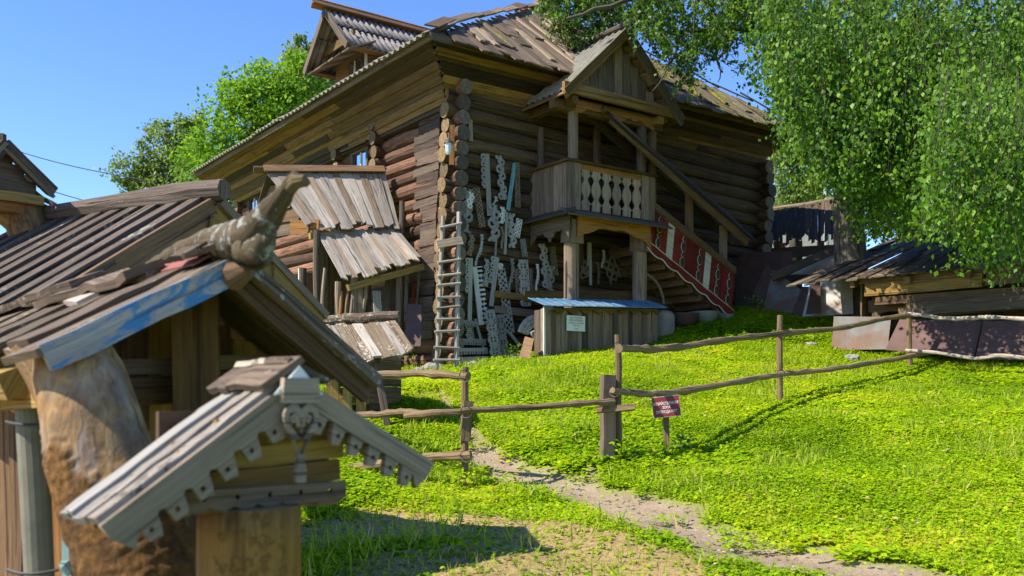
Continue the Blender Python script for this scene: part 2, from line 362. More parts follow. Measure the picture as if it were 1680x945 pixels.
M['stone'] = plain('field_stone', (.25, .235, .21), .9, 0, .3, 6, (.12, .11, .09), .6, .5)
M['darkin'] = plain('dark_fill', (.05, .036, .026), .95, 0, .3, 8)  # dark fill: hidden cores, and shade painted as holes in the stair panel
M['galv2'] = plain('whitish_sheet', (.48, .46, .43), .6, .05, .25, 4, (.22, .1, .04), .9, .1, .5, .62)
M['plaster'] = plain('pale_plaster', (.34, .31, .27), .9, 0, .1, 3)
M['greenroof'] = plain('green_sheet_roof', (.14, .22, .19), .6, 0, .2, 2)
M['wire'] = plain('dark_wire', (.03, .03, .035), .6, 0, .1)
M['steel'] = plain('grey_steel', (.3, .31, .32), .5, .3, .15)
M['cloth'] = plain('red_cloth', (.4, .05, .04), .9, 0, .2)
m, n, bs, L = mat_new('window_glass'); bs.inputs['Base Color'].default_value = (.55, .66, .8, 1); bs.inputs['Roughness'].default_value = .08; bs.inputs['Metallic'].default_value = 1; M['glass'] = m
m, n, bs, L = mat_new('lantern_glass'); bs.inputs['Base Color'].default_value = (.62, .72, .74, 1); bs.inputs['Roughness'].default_value = .2; bs.inputs['Transmission Weight'].default_value = .35; M['lglass'] = m
M['herb'] = leafmat('ground_leaf', [(0, (.06, .155, .005)), (.35, (.24, .42, .006)), (.85, (.42, .57, .01)), (1, (.56, .52, .04))], .5, .7, .12)
M['blade'] = leafmat('grass_blade', [(0, (.14, .26, .012)), (.6, (.34, .46, .02)), (1, (.55, .46, .16))], .45, .7, .15)
M['weed'] = leafmat('weed_leaf', [(0, (.05, .13, .012)), (1, (.17, .3, .02))], .4)
M['birch'] = leafmat('birch_leaf', [(0, (.025, .08, .008)), (.5, (.085, .205, .012)), (.95, (.17, .31, .017)), (1, (.2, .33, .02))], .42, .5, .3)
M['bough'] = leafmat('bough_leaf', [(0, (.03, .09, .012)), (.6, (.07, .17, .018)), (1, (.16, .27, .025))], .42, .42, .5)
M['bgleaf'] = leafmat('distant_leaf', [(0, (.06, .17, .012)), (.6, (.15, .32, .016)), (1, (.26, .43, .025))], .5, .6, .2)
M['bgbirch'] = leafmat('distant_birch_leaf', [(0, (.09, .17, .035)), (1, (.24, .33, .06))], .45)
M['litter'] = leafmat('fallen_leaf', [(0, (.12, .06, .025)), (.5, (.26, .17, .07)), (.85, (.42, .34, .14)), (1, (.5, .5, .4))], .2, .8, .1)
M['dryleaf'] = leafmat('dry_shrub_leaf', [(0, (.2, .1, .03)), (.6, (.33, .22, .08)), (1, (.16, .24, .04))], .35)

# ------------------------------------------------------------------ terrain
ctl = [(763, 808, 8.2), (1000, 755, 8.7), (1092, 752, 9.0), (1280, 657, 11.5), (1490, 602, 14.3), (735, 607, 15), (893, 588, 14.4),
       (1075, 566, 15.8), (1200, 517, 17.4), (840, 960, 5.3), (480, 960, 5.2), (1250, 955, 5.4), (1680, 955, 5.3), (1680, 600, 13.9), (1410, 570, 15.4),
       (1680, 780, 8.0), (1300, 800, 7.7), (560, 672, 10.5), (600, 740, 9.2), (1450, 690, 10.5), (900, 690, 10.6), (700, 660, 11.2)]
CP = [tuple(P(*c)) for c in ctl] + [(0, 0, -1.55), (-2, 2.5, -1.45), (2.5, 1.5, -1.4), (-3, 5, -1.05), (-6, 8, -.7), (-9, 16, 0), (-9, 26, .6), (8, 22, 1.9), (4, 28, 2.0), (12, 15, .7),
      (12, 6, -.6), (0, -8, -1.9), (-12, -4, -1.8), (14, -6, -1.5), (-25, 30, 0), (25, 30, 2.2), (0, 45, 2.4), (-8, 3, -1.2), (-3.5, 17.5, .45), (-5.6, 21, .55), (10, 10, .1)]
CP = np.array(CP)
def tps(d): return np.where(d > 1e-9, d * d * np.log(np.maximum(d, 1e-9)), 0)
_d = np.linalg.norm(CP[:, None, :2] - CP[None, :, :2], axis=2); _n = len(CP)
_A = np.zeros((_n + 3, _n + 3)); _A[:_n, :_n] = tps(_d) + np.eye(_n) * .12; _A[:_n, _n] = 1; _A[:_n, _n + 1:] = CP[:, :2]; _A[_n, :_n] = 1; _A[_n + 1:, :_n] = CP[:, :2].T
_W = np.linalg.solve(_A, np.concatenate([CP[:, 2], [0, 0, 0]]))
_lat = RNG.random((64, 64))
def vnoise(x, y, s, o=0):
    x = np.asarray(x) * s + 17.3 + o * 5.7; y = np.asarray(y) * s + 31.1 + o * 3.1
    i = np.floor(x).astype(int); j = np.floor(y).astype(int); fx = x - i; fy = y - j
    fx = fx * fx * (3 - 2 * fx); fy = fy * fy * (3 - 2 * fy)
    g = lambda a, b: _lat[a % 64, b % 64]
    return (g(i, j) * (1 - fx) + g(i + 1, j) * fx) * (1 - fy) + (g(i, j + 1) * (1 - fx) + g(i + 1, j + 1) * fx) * fy
def Hz(x, y, fine=True):
    x = np.asarray(x, float); y = np.asarray(y, float); sh = x.shape; x = x.ravel(); y = y.ravel()
    r = np.hypot(x - 1, y - 12); k = np.minimum(1, 40 / np.maximum(r, 1e-6)); xx = 1 + (x - 1) * k; yy = 12 + (y - 12) * k
    d = np.hypot(xx[:, None] - CP[None, :, 0], yy[:, None] - CP[None, :, 1])
    z = tps(d) @ _W[:_n] + _W[_n] + _W[_n + 1] * xx + _W[_n + 2] * yy
    if fine: z = z + ((vnoise(x, y, .9) - .5) * .10 + (vnoise(x, y, 3.1, 1) - .5) * .035) * np.clip((y - 2) / 4, 0, 1)
    return z.reshape(sh)
def gz(x, y): return float(Hz(np.array([x]), np.array([y]))[0])
def ground_px(px, py, lo=3.0, hi=30.0):
    """where the ray through a photograph pixel meets the ground"""
    D = np.arange(lo, hi, .03); zz = (HY - py) / F * D; g = Hz((px - CX) / F * D, D)
    i = np.argmax(g >= zz); d = D[i] if (g >= zz).any() else hi
    return V(((px - CX) / F * d, d, float(g[i])))
def seg_dist(x, y, pts):
    best = np.full(x.shape, 1e9)
    for (ax, ay), (bx, by) in zip(pts[:-1], pts[1:]):
        t = np.clip(((x - ax) * (bx - ax) + (y - ay) * (by - ay)) / ((bx - ax) ** 2 + (by - ay) ** 2), 0, 1)
        best = np.minimum(best, np.hypot(x - ax - t * (bx - ax), y - ay - t * (by - ay)))
    return best
path_px = [(700, 625), (735, 668), (772, 708), (800, 748), (850, 775), (930, 795), (1010, 828), (1110, 868), (1220, 898), (1330, 915), (1500, 950)]
path_xy = [tuple(ground_px(*p)[:2]) for p in path_px]
PW = [.03, .05, .06, .13, .21, .25, .27, .28, .30, .28, .2]
soil_px = [(520, 880), (640, 868), (760, 872), (860, 885), (930, 915), (700, 925), (1000, 940)]
soil_xy = [tuple(ground_px(*p)[:2]) for p in soil_px]
def path_mask(x, y):
    d = np.full(x.shape, 9.0)
    for (a, b, w0, w1) in zip(path_xy[:-1], path_xy[1:], PW[:-1], PW[1:]):
        t = np.clip(((x - a[0]) * (b[0] - a[0]) + (y - a[1]) * (b[1] - a[1])) / ((b[0] - a[0]) ** 2 + (b[1] - a[1]) ** 2), 0, 1)
        d = np.minimum(d, np.hypot(x - a[0] - t * (b[0] - a[0]), y - a[1] - t * (b[1] - a[1])) / (w0 + t * (w1 - w0)))
    return d + (vnoise(x, y, 2.3, 4) - .5) * 1.3 + (vnoise(x, y, 6, 5) - .5) * 1.1      # < 1 on the path
def soil_mask(x, y):
    s = np.clip(1.5 - seg_dist(x, y, soil_xy) / .55, 0, 1)
    far = np.clip((vnoise(x, y, .8, 7) - .80) * 5, 0, 1)
    dry = np.clip((x - 4.6) * .6, 0, 1) * np.clip(1.6 - np.abs(y - 10.5) * .5, 0, 1) * np.clip((vnoise(x, y, 1.6, 9) - .55) * 4, 0, 1)
    left = np.clip((-1.55 - x) * 2.2, 0, 1) * (y < 9)
    return np.clip(np.maximum(np.maximum(s, far * .6), np.maximum(dry * .7, left)) + (vnoise(x, y, 4, 8) - .5) * .5 * (s > 0), 0, 1)
def axis(lo, hi, step, far):
    a = list(np.arange(lo, hi, step)); s = step
    while a[-1] < far: s *= 1.28; a.append(a[-1] + s)
    s = step
    while a[0] > -far: s *= 1.28; a.insert(0, a[0] - s)
    return np.array(a)
gx = axis(-5, 11.5, .085, 2600); gy = axis(3.2, 19, .085, 2600)
GX, GY = np.meshgrid(gx, gy); GZ = Hz(GX, GY)
pm = path_mask(GX, GY); GZ = GZ - np.clip(1.15 - pm, 0, 1) * .03
nx, ny = len(gx), len(gy)
me = bpy.data.meshes.new('ground'); vs = np.stack([GX, GY, GZ], -1).reshape(-1, 3)
ii = np.arange(nx * ny).reshape(ny, nx); qd = np.stack([ii[:-1, :-1], ii[:-1, 1:], ii[1:, 1:], ii[1:, :-1]], -1).reshape(-1, 4)
def mesh_np(me, verts, faces):
    k = faces.shape[1]
    me.vertices.add(len(verts)); me.vertices.foreach_set('co', verts.astype(np.float32).ravel())
    me.loops.add(faces.size); me.loops.foreach_set('vertex_index', faces.astype(np.int32).ravel())
    me.polygons.add(len(faces)); me.polygons.foreach_set('loop_start', np.arange(0, faces.size, k, dtype=np.int32))
    me.update(calc_edges=True)
mesh_np(me, vs, qd)
for nm, arr in (('soil', soil_mask(GX, GY)), ('path', np.clip((1.25 - pm) * 1.6, 0, 1))):
    a = me.attributes.new(nm, 'FLOAT', 'POINT'); a.data.foreach_set('value', arr.astype(np.float32).ravel())
me.polygons.foreach_set('use_smooth', [True] * len(me.polygons))
m, n, bs, L = mat_new('ground_soil_and_turf'); tc = nd(n, 'ShaderNodeTexCoord').outputs['Object']
n1 = noise(n, L, tc, 3.0, 6, .65); n2 = noise(n, L, tc, 28, 6, .7); n3 = noise(n, L, tc, 90, 3, .6)
turf = ramp(n, [(.3, (.10, .14, .012)), (.55, (.2, .26, .015)), (.75, (.26, .25, .05))]); L.new(n2, turf.inputs[0])
soil = ramp(n, [(.3, (.15, .1, .042)), (.5, (.32, .23, .1)), (.72, (.5, .39, .19))]); L.new(mth(n, L, 'ADD', mth(n, L, 'MULTIPLY', n2, .7), mth(n, L, 'MULTIPLY', n1, .3)), soil.inputs[0])
pth = ramp(n, [(.3, (.15, .105, .068)), (.5, (.29, .225, .155)), (.75, (.43, .35, .25))]); L.new(mth(n, L, 'ADD', mth(n, L, 'MULTIPLY', n2, .5), mth(n, L, 'MULTIPLY', n1, .5)), pth.inputs[0])
sa = nd(n, 'ShaderNodeAttribute', attribute_name='soil').outputs['Fac']; pa = nd(n, 'ShaderNodeAttribute', attribute_name='path').outputs['Fac']
sm = nd(n, 'ShaderNodeMapRange'); L.new(mth(n, L, 'ADD', sa, mth(n, L, 'MULTIPLY_ADD', n2, .8, -.4)), sm.inputs[0]); sm.inputs[1].default_value = .2; sm.inputs[2].default_value = .55
c = mixc(n, L, sm.outputs[0], turf.outputs[0], soil.outputs[0]); c = mixc(n, L, pa, c, pth.outputs[0])
L.new(c, bs.inputs['Base Color']); bs.inputs['Roughness'].default_value = .95; bs.inputs['Specular IOR Level'].default_value = .15
bp = nd(n, 'ShaderNodeBump'); bp.inputs['Strength'].default_value = .7; bp.inputs['Distance'].default_value = .03
L.new(mth(n, L, 'ADD', n2, mth(n, L, 'MULTIPLY', n3, .4)), bp.inputs['Height']); L.new(bp.outputs[0], bs.inputs['Normal'])
me.materials.append(m)
tag(link(bpy.data.objects.new('ground', me), V((0, 0, 0)), None), 'grassy slope with bare soil and a worn footpath', 'ground', kind='structure')

# ------------------------------------------------------------------ leaves
def unit(a): return a / np.maximum(np.linalg.norm(a, axis=-1, keepdims=True), 1e-9)
def leaf_obj(name, C, D, N, ln, wr, tint, mat, parent=None, fold=.25):
    """one mesh of many separate folded leaves"""
    C, D, N = np.asarray(C), unit(np.asarray(D)), np.asarray(N)
    S = unit(np.cross(D, N)); U = np.cross(S, D); ln = np.asarray(ln)[:, None]
    w = ln * wr * .5
    v = np.stack([C, C + D * ln * .45 + S * w + U * w * fold, C + D * ln, C + D * ln * .45 - S * w + U * w * fold], 1).reshape(-1, 3)
    o = v.mean(0); me = bpy.data.meshes.new(name)
    mesh_np(me, v - o, np.arange(len(v)).reshape(-1, 4))
    a = me.attributes.new('tint', 'FLOAT', 'POINT'); a.data.foreach_set('value', np.repeat(np.asarray(tint), 4).astype(np.float32))
    me.materials.append(mat)
    return link(bpy.data.objects.new(name, me), V(o), parent)
def rdir(n, up=0.0):
    d = RNG.normal(size=(n, 3)); d = unit(d); d[:, 2] += up; return unit(d)
# ------------------------------------------------------------------ the log house
house = empty('log_house', HW(0, 0, .4), 'large dark log house with patched plank roof, balcony and red staircase', 'house')
core = MB()
def quadbox(mb, c, m=0):
    """c: 8 corners, bottom four then top four"""
    b = len(mb.v); mb.v += [V(q) for q in c]
    for f in ((3, 2, 1, 0), (4, 5, 6, 7), (0, 1, 5, 4), (1, 2, 6, 5), (2, 3, 7, 6), (3, 0, 4, 7)):
        mb.face(tuple(b + i for i in f), ((0, 0), (1, 0), (1, 1), (0, 1)), m)
def hbox(mb, u0, u1, v0, v1, z0, z1, f=None, m=0):
    f = f or (lambda p: p)
    quadbox(mb, [f(HW(u0, v0, z0)), f(HW(u0, v1, z0)), f(HW(u1, v1, z0)), f(HW(u1, v0, z0)), f(HW(u0, v0, z1)), f(HW(u0, v1, z1)), f(HW(u1, v1, z1)), f(HW(u1, v0, z1))], m)
HU, HV = 9.2, 7.4
hbox(core, .05, HU, .05, HV, -.2, 5.05, tl)  # solid core added behind the logs so no light leaks through
wallR = core.build('wall', M['darkin'], house)
hb = MB(); hbox(hb, .3, HU - .2, -.02, .05, .2, 4.95, tl); wallL = hb.build('wall', M['darkin'], house)
def log(p0, p1, r, parent, mat='logs', e0='logend', n=7, rough=.035):
    p0, p1 = V(p0), V(p1); pts = wig(p0, p1, n, .009); k_ = random.uniform(.93, 1.05)
    rr = [r * k_ * random.uniform(.93, 1.05) for _ in pts]
    b = MB().tube(pts, rr, 12, mcap=1, rough=rough)
    return b.build('log', [M[mat], M[e0]], parent, smooth=False)
DZ = .238
for k in range(21):
    z = .22 + DZ * k
    e = random.uniform(.2, .27)
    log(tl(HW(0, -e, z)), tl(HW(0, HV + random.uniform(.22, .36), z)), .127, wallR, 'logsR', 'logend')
    z2 = z + DZ / 2
    if k < 20:
        e = random.uniform(.19, .27)
        if 15 <= k <= 17:      # window openings in the lit wall
            log(tl(HW(-e, 0, z2)), tl(HW(2.75, 0, z2)), .127, wallL, 'logs', 'logend_shade')
            log(tl(HW(3.45, 0, z2)), tl(HW(8.0, 0, z2)), .127, wallL, 'logs', 'logend_shade')
            log(tl(HW(8.8, 0, z2)), tl(HW(HU + .3, 0, z2)), .127, wallL, 'logs', 'logend_shade')
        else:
            log(tl(HW(-e, 0, z2)), tl(HW(HU + random.uniform(.2, .35), 0, z2)), .127, wallL, 'logs', 'logend_shade')
        # far gable wall ends show at the shaded wall's far corner
        log(tl(HW(-random.uniform(.22, .34), HV, z2)), tl(HW(.6, HV, z2)), .127, wallR, 'logsR', 'logend_shade', 2)
        for uu in (2.3, 3.85, HU):
            if k >= 9 or uu == HU:
                log(tl(HW(uu, -random.uniform(.24, .34), z)), tl(HW(uu, .3, z)), .125, wallL, 'logs', 'logend', 2)
# sawn boards nailed over the lit wall beside the corner
for k in range(27):
    z = 1.0 + .135 * k + random.uniform(-.012, .012); l = random.uniform(.6, .85) if k > 15 else random.uniform(.45, .65)
    plank('patch_board', tl(HW(.26 + random.uniform(0, .05), -.135, z)), tl(HW(.26 + l, -.135, z + random.uniform(-.02, .02))), .128, .03, -EV, M['patch'] if k % 4 else M['greydk'], house, rough=.006, jag=.02)
# windows
def window(c, ud, nd_, w, h, parent, name='window'):
    c, ud, nd_ = V(c), V(ud), V(nd_); up = V((0, 0, 1))
    a, b = c - ud * w / 2 - up * h / 2, c + ud * w / 2 + up * h / 2
    fr = MB(); t = .07
    fr.box(c - ud * (w / 2 + t) - up * h / 2, c + ud * (w / 2 + t) - up * h / 2, t, .08, nd_)
    fr.box(c - ud * (w / 2 + t) + up * h / 2, c + ud * (w / 2 + t) + up * h / 2, t, .08, nd_)
    fr.box(c - ud * w / 2 - up * h / 2, c - ud * w / 2 + up * h / 2, t, .076, nd_)
    fr.box(c + ud * w / 2 - up * h / 2, c + ud * w / 2 + up * h / 2, t, .076, nd_)
    o = fr.build(name, M['greydk'], parent)
    if parent is house:
        MB().poly([c - ud * w / 2 - up * h / 2 - nd_ * .05, c + ud * w / 2 - up * h / 2 - nd_ * .05, c + ud * w / 2 + up * h / 2 - nd_ * .05, c - ud * w / 2 + up * h / 2 - nd_ * .05], nd_, .01).build('pane', M['glass'], o)
        plank('frame_bar', c - up * h / 2 - nd_ * .03, c + up * h / 2 - nd_ * .03, .035, .03, nd_, M['white'], o)
    return o
for uc, zc in ((3.1, 4.12), (8.4, 4.1)):
    window(tl(HW(uc, -.13, zc)), EU, -EV, .6, .7, house)
    plank('window_hood', tl(HW(uc - .5, -.22, zc + .44)), tl(HW(uc + .5, -.22, zc + .44)), .14, .03, V((0, 0, 1)) - EV * .5, M['greydk'], house)
# cornice: boards stepping out from wall head to eave
EZ = 5.33; WZ = 4.62; OV = .82
prof = [(0.10, WZ), (.16, WZ + .17), (.26, WZ + .33), (.40, WZ + .46), (.57, WZ + .57), (.78, WZ + .66)]
cc = MB(); hbox(cc, -.08, HU + .1, -.08, HV + .1, 4.55, 5.26)
corn = cc.build('cornice', M['darkin'], house)
NCB = 9
def prf(f): 
    f *= len(prof) - 1; i = min(int(f), len(prof) - 2); t = f - i; return tuple(prof[i][q] + (prof[i + 1][q] - prof[i][q]) * t for q in (0, 1))
for i in range(NCB):
    (o0, z0), (o1, z1) = prf(i / NCB), prf((i + 1) / NCB)
    om, zm = (o0 + o1) / 2, (z0 + z1) / 2; w = math.hypot(o1 - o0, z1 - z0) + .012
    dn = V((0, 0, -(o1 - o0)))
    for (A, B, nn) in (((HW(-om, -om, zm)), (HW(HU + om, -om, zm - .05)), -EV * (z1 - z0)), (HW(-om, -om, zm), HW(-om, HV + om, zm + .02), -EU * (z1 - z0))):
        nrm = (nn + dn).normalized(); lo_ = .012 + .022 * (i % 2)
        cuts = [0, random.uniform(.25, .45), random.uniform(.55, .8), 1]
        for q in range(3):
            mt = random.choice(['gold', 'darkboard', 'darkboard', 'brown', 'gold'] if i not in (4, 5) else ['darkboard', 'darkboard', 'brown'])
            plank('cornice_board', A.lerp(B, cuts[q]) + nrm * lo_, A.lerp(B, cuts[q + 1] - .002) + nrm * (lo_ + random.uniform(-.004, .01)), w, .025, nrm, M[mt], corn, seg=5, rough=.006)
for A, B, nn in ((HW(-OV, -OV, EZ - .04), HW(HU + OV, -OV, EZ - .06), -EV), (HW(-OV, -OV, EZ - .04), HW(-OV, HV + OV, EZ - .02), -EU)):
    plank('eave_board', A, B, .11, .035, nn, M['greydk'], corn, seg=8, rough=.006)
# roof
AP_U, AP_Z, AP_V = 2.3, 7.82, 3.7
b = MB()
rc = [HW(-OV, -OV, EZ - .02), HW(-OV, HV + OV, EZ - .02), HW(HU + OV, HV + OV, EZ - .02), HW(HU + OV, -OV, EZ - .02), HW(AP_U, AP_V, AP_Z - .05), HW(6.9, AP_V, AP_Z - .05)]
b.v += rc
for f in ((0, 1, 4), (1, 2, 5, 4), (2, 3, 5), (3, 0, 4, 5), (3, 2, 1, 0)): b.face(f, tuple((rc[i].x, rc[i].y) for i in f))
roof = b.build('roof', M['greydk'], house)
def rp(v, a, lift_=0.0):
    """point on the hipped roof face above the shaded wall"""
    return HW(-OV + (AP_U + OV) * a, v, EZ + (AP_Z - EZ) * a + lift_)
RN = (V((0, 0, AP_U + OV)) - EU * (AP_Z - EZ)).normalized()
v = -OV + .02
while v < HV + OV:
    w = random.uniform(.15, .24); vc = v + w / 2
    am = min((vc + OV) / (AP_V + OV), (HV + OV - vc) / (HV + OV - AP_V)) - .02
    if am > .05:
        mt = M['roofmoss'] if vc > 4.6 and random.random() < .75 else (M['roofplank'] if random.random() < .7 else M['grey'])
        sk = random.uniform(-.05, .05)
        if am > .45 and random.random() < .6:
            cut = random.uniform(.3, .65) * am
            plank('roof_plank', rp(vc, -.05 + random.uniform(-.02, .02), .035), rp(vc + sk, cut + .08, .035), w * .96, .025, RN, mt, roof, jag=.06, rough=.008)
            plank('roof_plank', rp(vc + sk, cut, .07), rp(vc, am, .05), w * .96, .025, RN, mt, roof, jag=.05, rough=.008)
        else:
            plank('roof_plank', rp(vc, -.05 + random.uniform(-.03, .02), .035), rp(vc + sk, am, .035), w * .96, .025, RN, mt, roof, jag=.07, rough=.008)
    v += w
for k in range(20):      # pale battens and loose boards on top
    vc = random.uniform(.1, 4.6) if k < 15 else random.uniform(4.6, 7); am = min((vc + OV) / 4.52, (HV + OV - vc) / 4.52) - .03
    a0 = random.uniform(0, .25) * am; a1 = random.uniform(.6, 1.0) * am
    plank('batten', rp(vc, a0, .085), rp(vc + random.uniform(-.12, .12), a1, .085), random.uniform(.06, .12), .03, RN, M['pale'] if k < 13 else M['roofmoss'], roof, seg=4, rough=.006, jag=.04)
for k in range(26):      # short ragged patches
    vc = random.uniform(0, 6.8); am = min((vc + OV) / 4.52, (HV + OV - vc) / 4.52) - .1
    if am < .1: continue
    a0 = random.uniform(0, am * .8)
    plank('roof_patch', rp(vc, a0, .06 + random.uniform(0, .03)), rp(vc + random.uniform(-.15, .15), min(am, a0 + random.uniform(.1, .25)), .06), random.uniform(.12, .26), .02, RN, M['roofmoss'] if vc > 4.4 else M['roofplank'], roof, jag=.07)
for A, B, mt in ((rp(-OV, 0, .06), rp(AP_V, 1, .06), 'grey'), (rp(HV + OV, 0, .06), rp(AP_V, 1, .06), 'roofmoss')):
    for q in range(9):
        t0 = q / 9; t1 = t0 + random.uniform(.1, .16)
        plank('hip_board', A.lerp(B, t0) + V((random.uniform(-.05, .05), 0, .04 + random.uniform(0, .03))), A.lerp(B, min(1, t1)) + V((random.uniform(-.05, .05), 0, .05 + random.uniform(0, .06))), random.uniform(.14, .24), .025, RN + V((0, 0, .6)), M[mt] if q % 3 else M['brown'], roof, jag=.06)
apx = HW(AP_U, AP_V, AP_Z)
plank('ridge_board', apx + EU * -.25 + EV * .12 + V((0, 0, .10)), apx + EU * 4.7 + EV * .12 + V((0, 0, .10)), .3, .03, V((0, 0, 1)) + EV * .7, M['brown'], roof)
plank('ridge_board', apx + EU * -.32 - EV * .12 + V((0, 0, .12)), apx + EU * 4.7 - EV * .12 + V((0, 0, .12)), .3, .03, V((0, 0, 1)) - EV * .7, M['orange'], roof)
def corrugated(name, c00, c10, c01, c11, waves, amp, mat, parent, sag=0, rows=1, t=.012):
    """sheet with ridges running c00->c01; waves counted c00->c10"""
    c00, c10, c01, c11 = map(V, (c00, c10, c01, c11)); nrm = (c10 - c00).cross(c01 - c00).normalized()
    if nrm.z < 0: nrm = -nrm
    b = MB(); nw = waves * 6
    for r in range(rows):
        f0, f1 = r / rows, min(1, (r + 1.08) / rows); base = len(b.v)
        for side in (0, 1):
            for i in range(nw + 1):
                s = i / nw; o = nrm * (amp * math.sin(2 * math.pi * waves * s) - side * t - r * -.004)
                for f in (f0, f1):
                    p = c00.lerp(c10, s).lerp(c01.lerp(c11, s), f) + o + nrm * ((.03 if rows > 1 and f == f0 and r else 0))
                    p.z += -sag * math.sin(s * math.pi) + random.uniform(-.004, .004); b.v.append(p)
        m_ = 2 * (nw + 1)
        for i in range(nw):
            a = base + 2 * i; q = ((i * .1, 0), (i * .1 + .1, 0), (i * .1 + .1, 1), (i * .1, 1))
            b.face((a, a + 2, a + 3, a + 1), q); b.face((a + m_ + 1, a + m_ + 3, a + m_ + 2, a + m_), q)
            b.face((a, a + m_, a + m_ + 2, a + 2), q); b.face((a + 1, a + 3, a + m_ + 3, a + m_ + 1), q)
    return b.build(name, mat, parent, smooth=True)
# lit-side roof face in corrugated slate, its wavy edge along the eave
zs = lambda v_: EZ + (AP_Z - EZ) * (v_ + OV) / (AP_V + OV)
for q in range(8):
    u0, u1 = -OV + (HU + 2 * OV) * q / 8, -OV + (HU + 2 * OV) * (q + 1) / 8
    sg = random.uniform(-.03, .02)
    corrugated('slate_sheet', HW(u0, -OV - .1, zs(-OV - .1) + .05 + sg), HW(u1, -OV - .1, zs(-OV - .1) + .05 + sg), HW(max(u0, -.6), -.2, zs(-.2) + .05 + sg), HW(u1, -.2, zs(-.2) + .05), 8, .024, M['slate'], roof)
# dormer
DU, DZr = 3.97, 7.4
db = MB(); hbox(db, 3.28, 4.66, .3, 3.4, 5.6, 6.55)
g = [HW(3.28, .3, 6.55), HW(4.66, .3, 6.55), HW(DU, .3, 7.35)]; g2 = [HW(3.28, 3.4, 6.55), HW(4.66, 3.4, 6.55), HW(DU, 3.4, 7.35)]
i0 = len(db.v); db.v += g + g2
for f in ((0, 1, 2), (3, 5, 4), (0, 2, 5, 3), (1, 4, 5, 2)): db.face(tuple(i0 + i for i in f), tuple((i * .3, 0) for i in range(len(f))))
dorm = db.build('dormer', M['brown'], house)
for q in range(5):       # side cladding
    plank('cladding_board', HW(3.27, .3, 5.68 + .18 * q), HW(3.27, 3.2, 5.68 + .18 * q), .17, .02, -EU, M['brown'] if q % 2 else M['gold'], dorm)
for (u0, u1) in ((3.02, DU), (4.92, DU)):
    corrugated('slate_sheet', HW(u0, -.25, 6.47), HW(u0, 2.9, 6.47), HW(u1, -.25, DZr), HW(u1, 2.9, DZr), 25, .019, M['slate'], dorm, rows=2)
plank('ridge_board', HW(DU - .06, -.55, DZr + .09), HW(DU - .06, 2.6, DZr + .09), .2, .025, V((0, 0, 1)) - EU, M['brown'], dorm)
plank('ridge_board', HW(DU + .06, -.5, DZr + .09), HW(DU + .06, 2.6, DZr + .09), .2, .025, V((0, 0, 1)) + EU, M['orange'], dorm)
for (u0, s) in ((3.02, -1), (4.92, 1)):
    plank('barge_board', HW(u0, -.28, 6.42), HW(DU, -.28, DZr - .03), .13, .03, -EV, M['greydk'], dorm)
    plank('eave_soffit', HW(u0 + .1 * -s, -.2, 6.45), HW(u0 + .1 * -s, 2.7, 6.45), .2, .02, V((0, 0, 1)), M['gold'], dorm)
plank('gable_board', HW(3.3, .0, 6.78), HW(4.64, .0, 6.78), .16, .03, -EV, M['gold'], dorm)
plank('gable_board', HW(3.55, .0, 7.05), HW(4.4, .0, 7.05), .1, .03, -EV, M['greydk'], dorm)
for q in range(6):       # little pent roof below the gable
    uu = 3.1 + .3 * q
    plank('pent_board', HW(uu, -.28, 6.36), HW(uu, .3, 6.62), .29, .025, V((0, 0, 1)) - EV * .5, M['greydk'] if q % 2 else M['grey'], dorm, jag=.02)
dw = window(HW(3.75, .27, 6.2), EU, -EV, .5, .5, dorm)
MB().poly([HW(3.5, .26, 5.96), HW(4.0, .26, 5.96), HW(4.0, .26, 6.45), HW(3.5, .26, 6.45)], -EV, .01).build('pane', M['glass'], dorm)
plank('frame_bar', HW(3.3, .25, 5.85), HW(3.3, .25, 6.5), .07, .03, -EV, M['white'], dorm)
plank('frame_bar', HW(3.75, .25, 5.95), HW(3.75, .25, 6.45), .04, .03, -EV, M['white'], dorm)

# ------------------------------------------------------------------ porch with balcony
PU0, PU1, PV0, PV1 = -1.05, .0, 1.62, 3.42
DKZ = 2.98
pb = MB(); hbox(pb, PU0 - .12, -.1, PV0 - .12, PV1 + .12, DKZ - .06, DKZ)
porch = pb.build('porch', M['greydk'], house)
def pst(v_, u_, z0, z1, r, name='post'):
    return pole(name, [HW(u_, v_, z0), HW(u_, v_, (z0 + z1) / 2), HW(u_, v_, z1)], r, M['grey'], porch, sides=12, rough=.02)
for v_ in (PV0 + .14, PV1 - .14):
    pst(v_, PU0 + .1, gz(*HW(PU0 + .1, v_, 0)[:2]) - .2, DKZ - .1, .125)
    pst(v_, PU0 + .06, DKZ, 4.66, .085)
    plank('post_casing', HW(PU0 - .06, v_, DKZ - .15), HW(PU0 - .06, v_, DKZ - .52), .24, .05, -EU, M['grey'], porch)
    plank('post_casing', HW(PU0 + .1, v_ - .13, DKZ - .15), HW(PU0 + .1, v_ - .13, DKZ - .5), .22, .03, -EV, M['grey'], porch)
pst(PV0 + .1, -.2, DKZ, 4.5, .06); pst(PV1 - .5, -.25, DKZ, 4.7, .07)
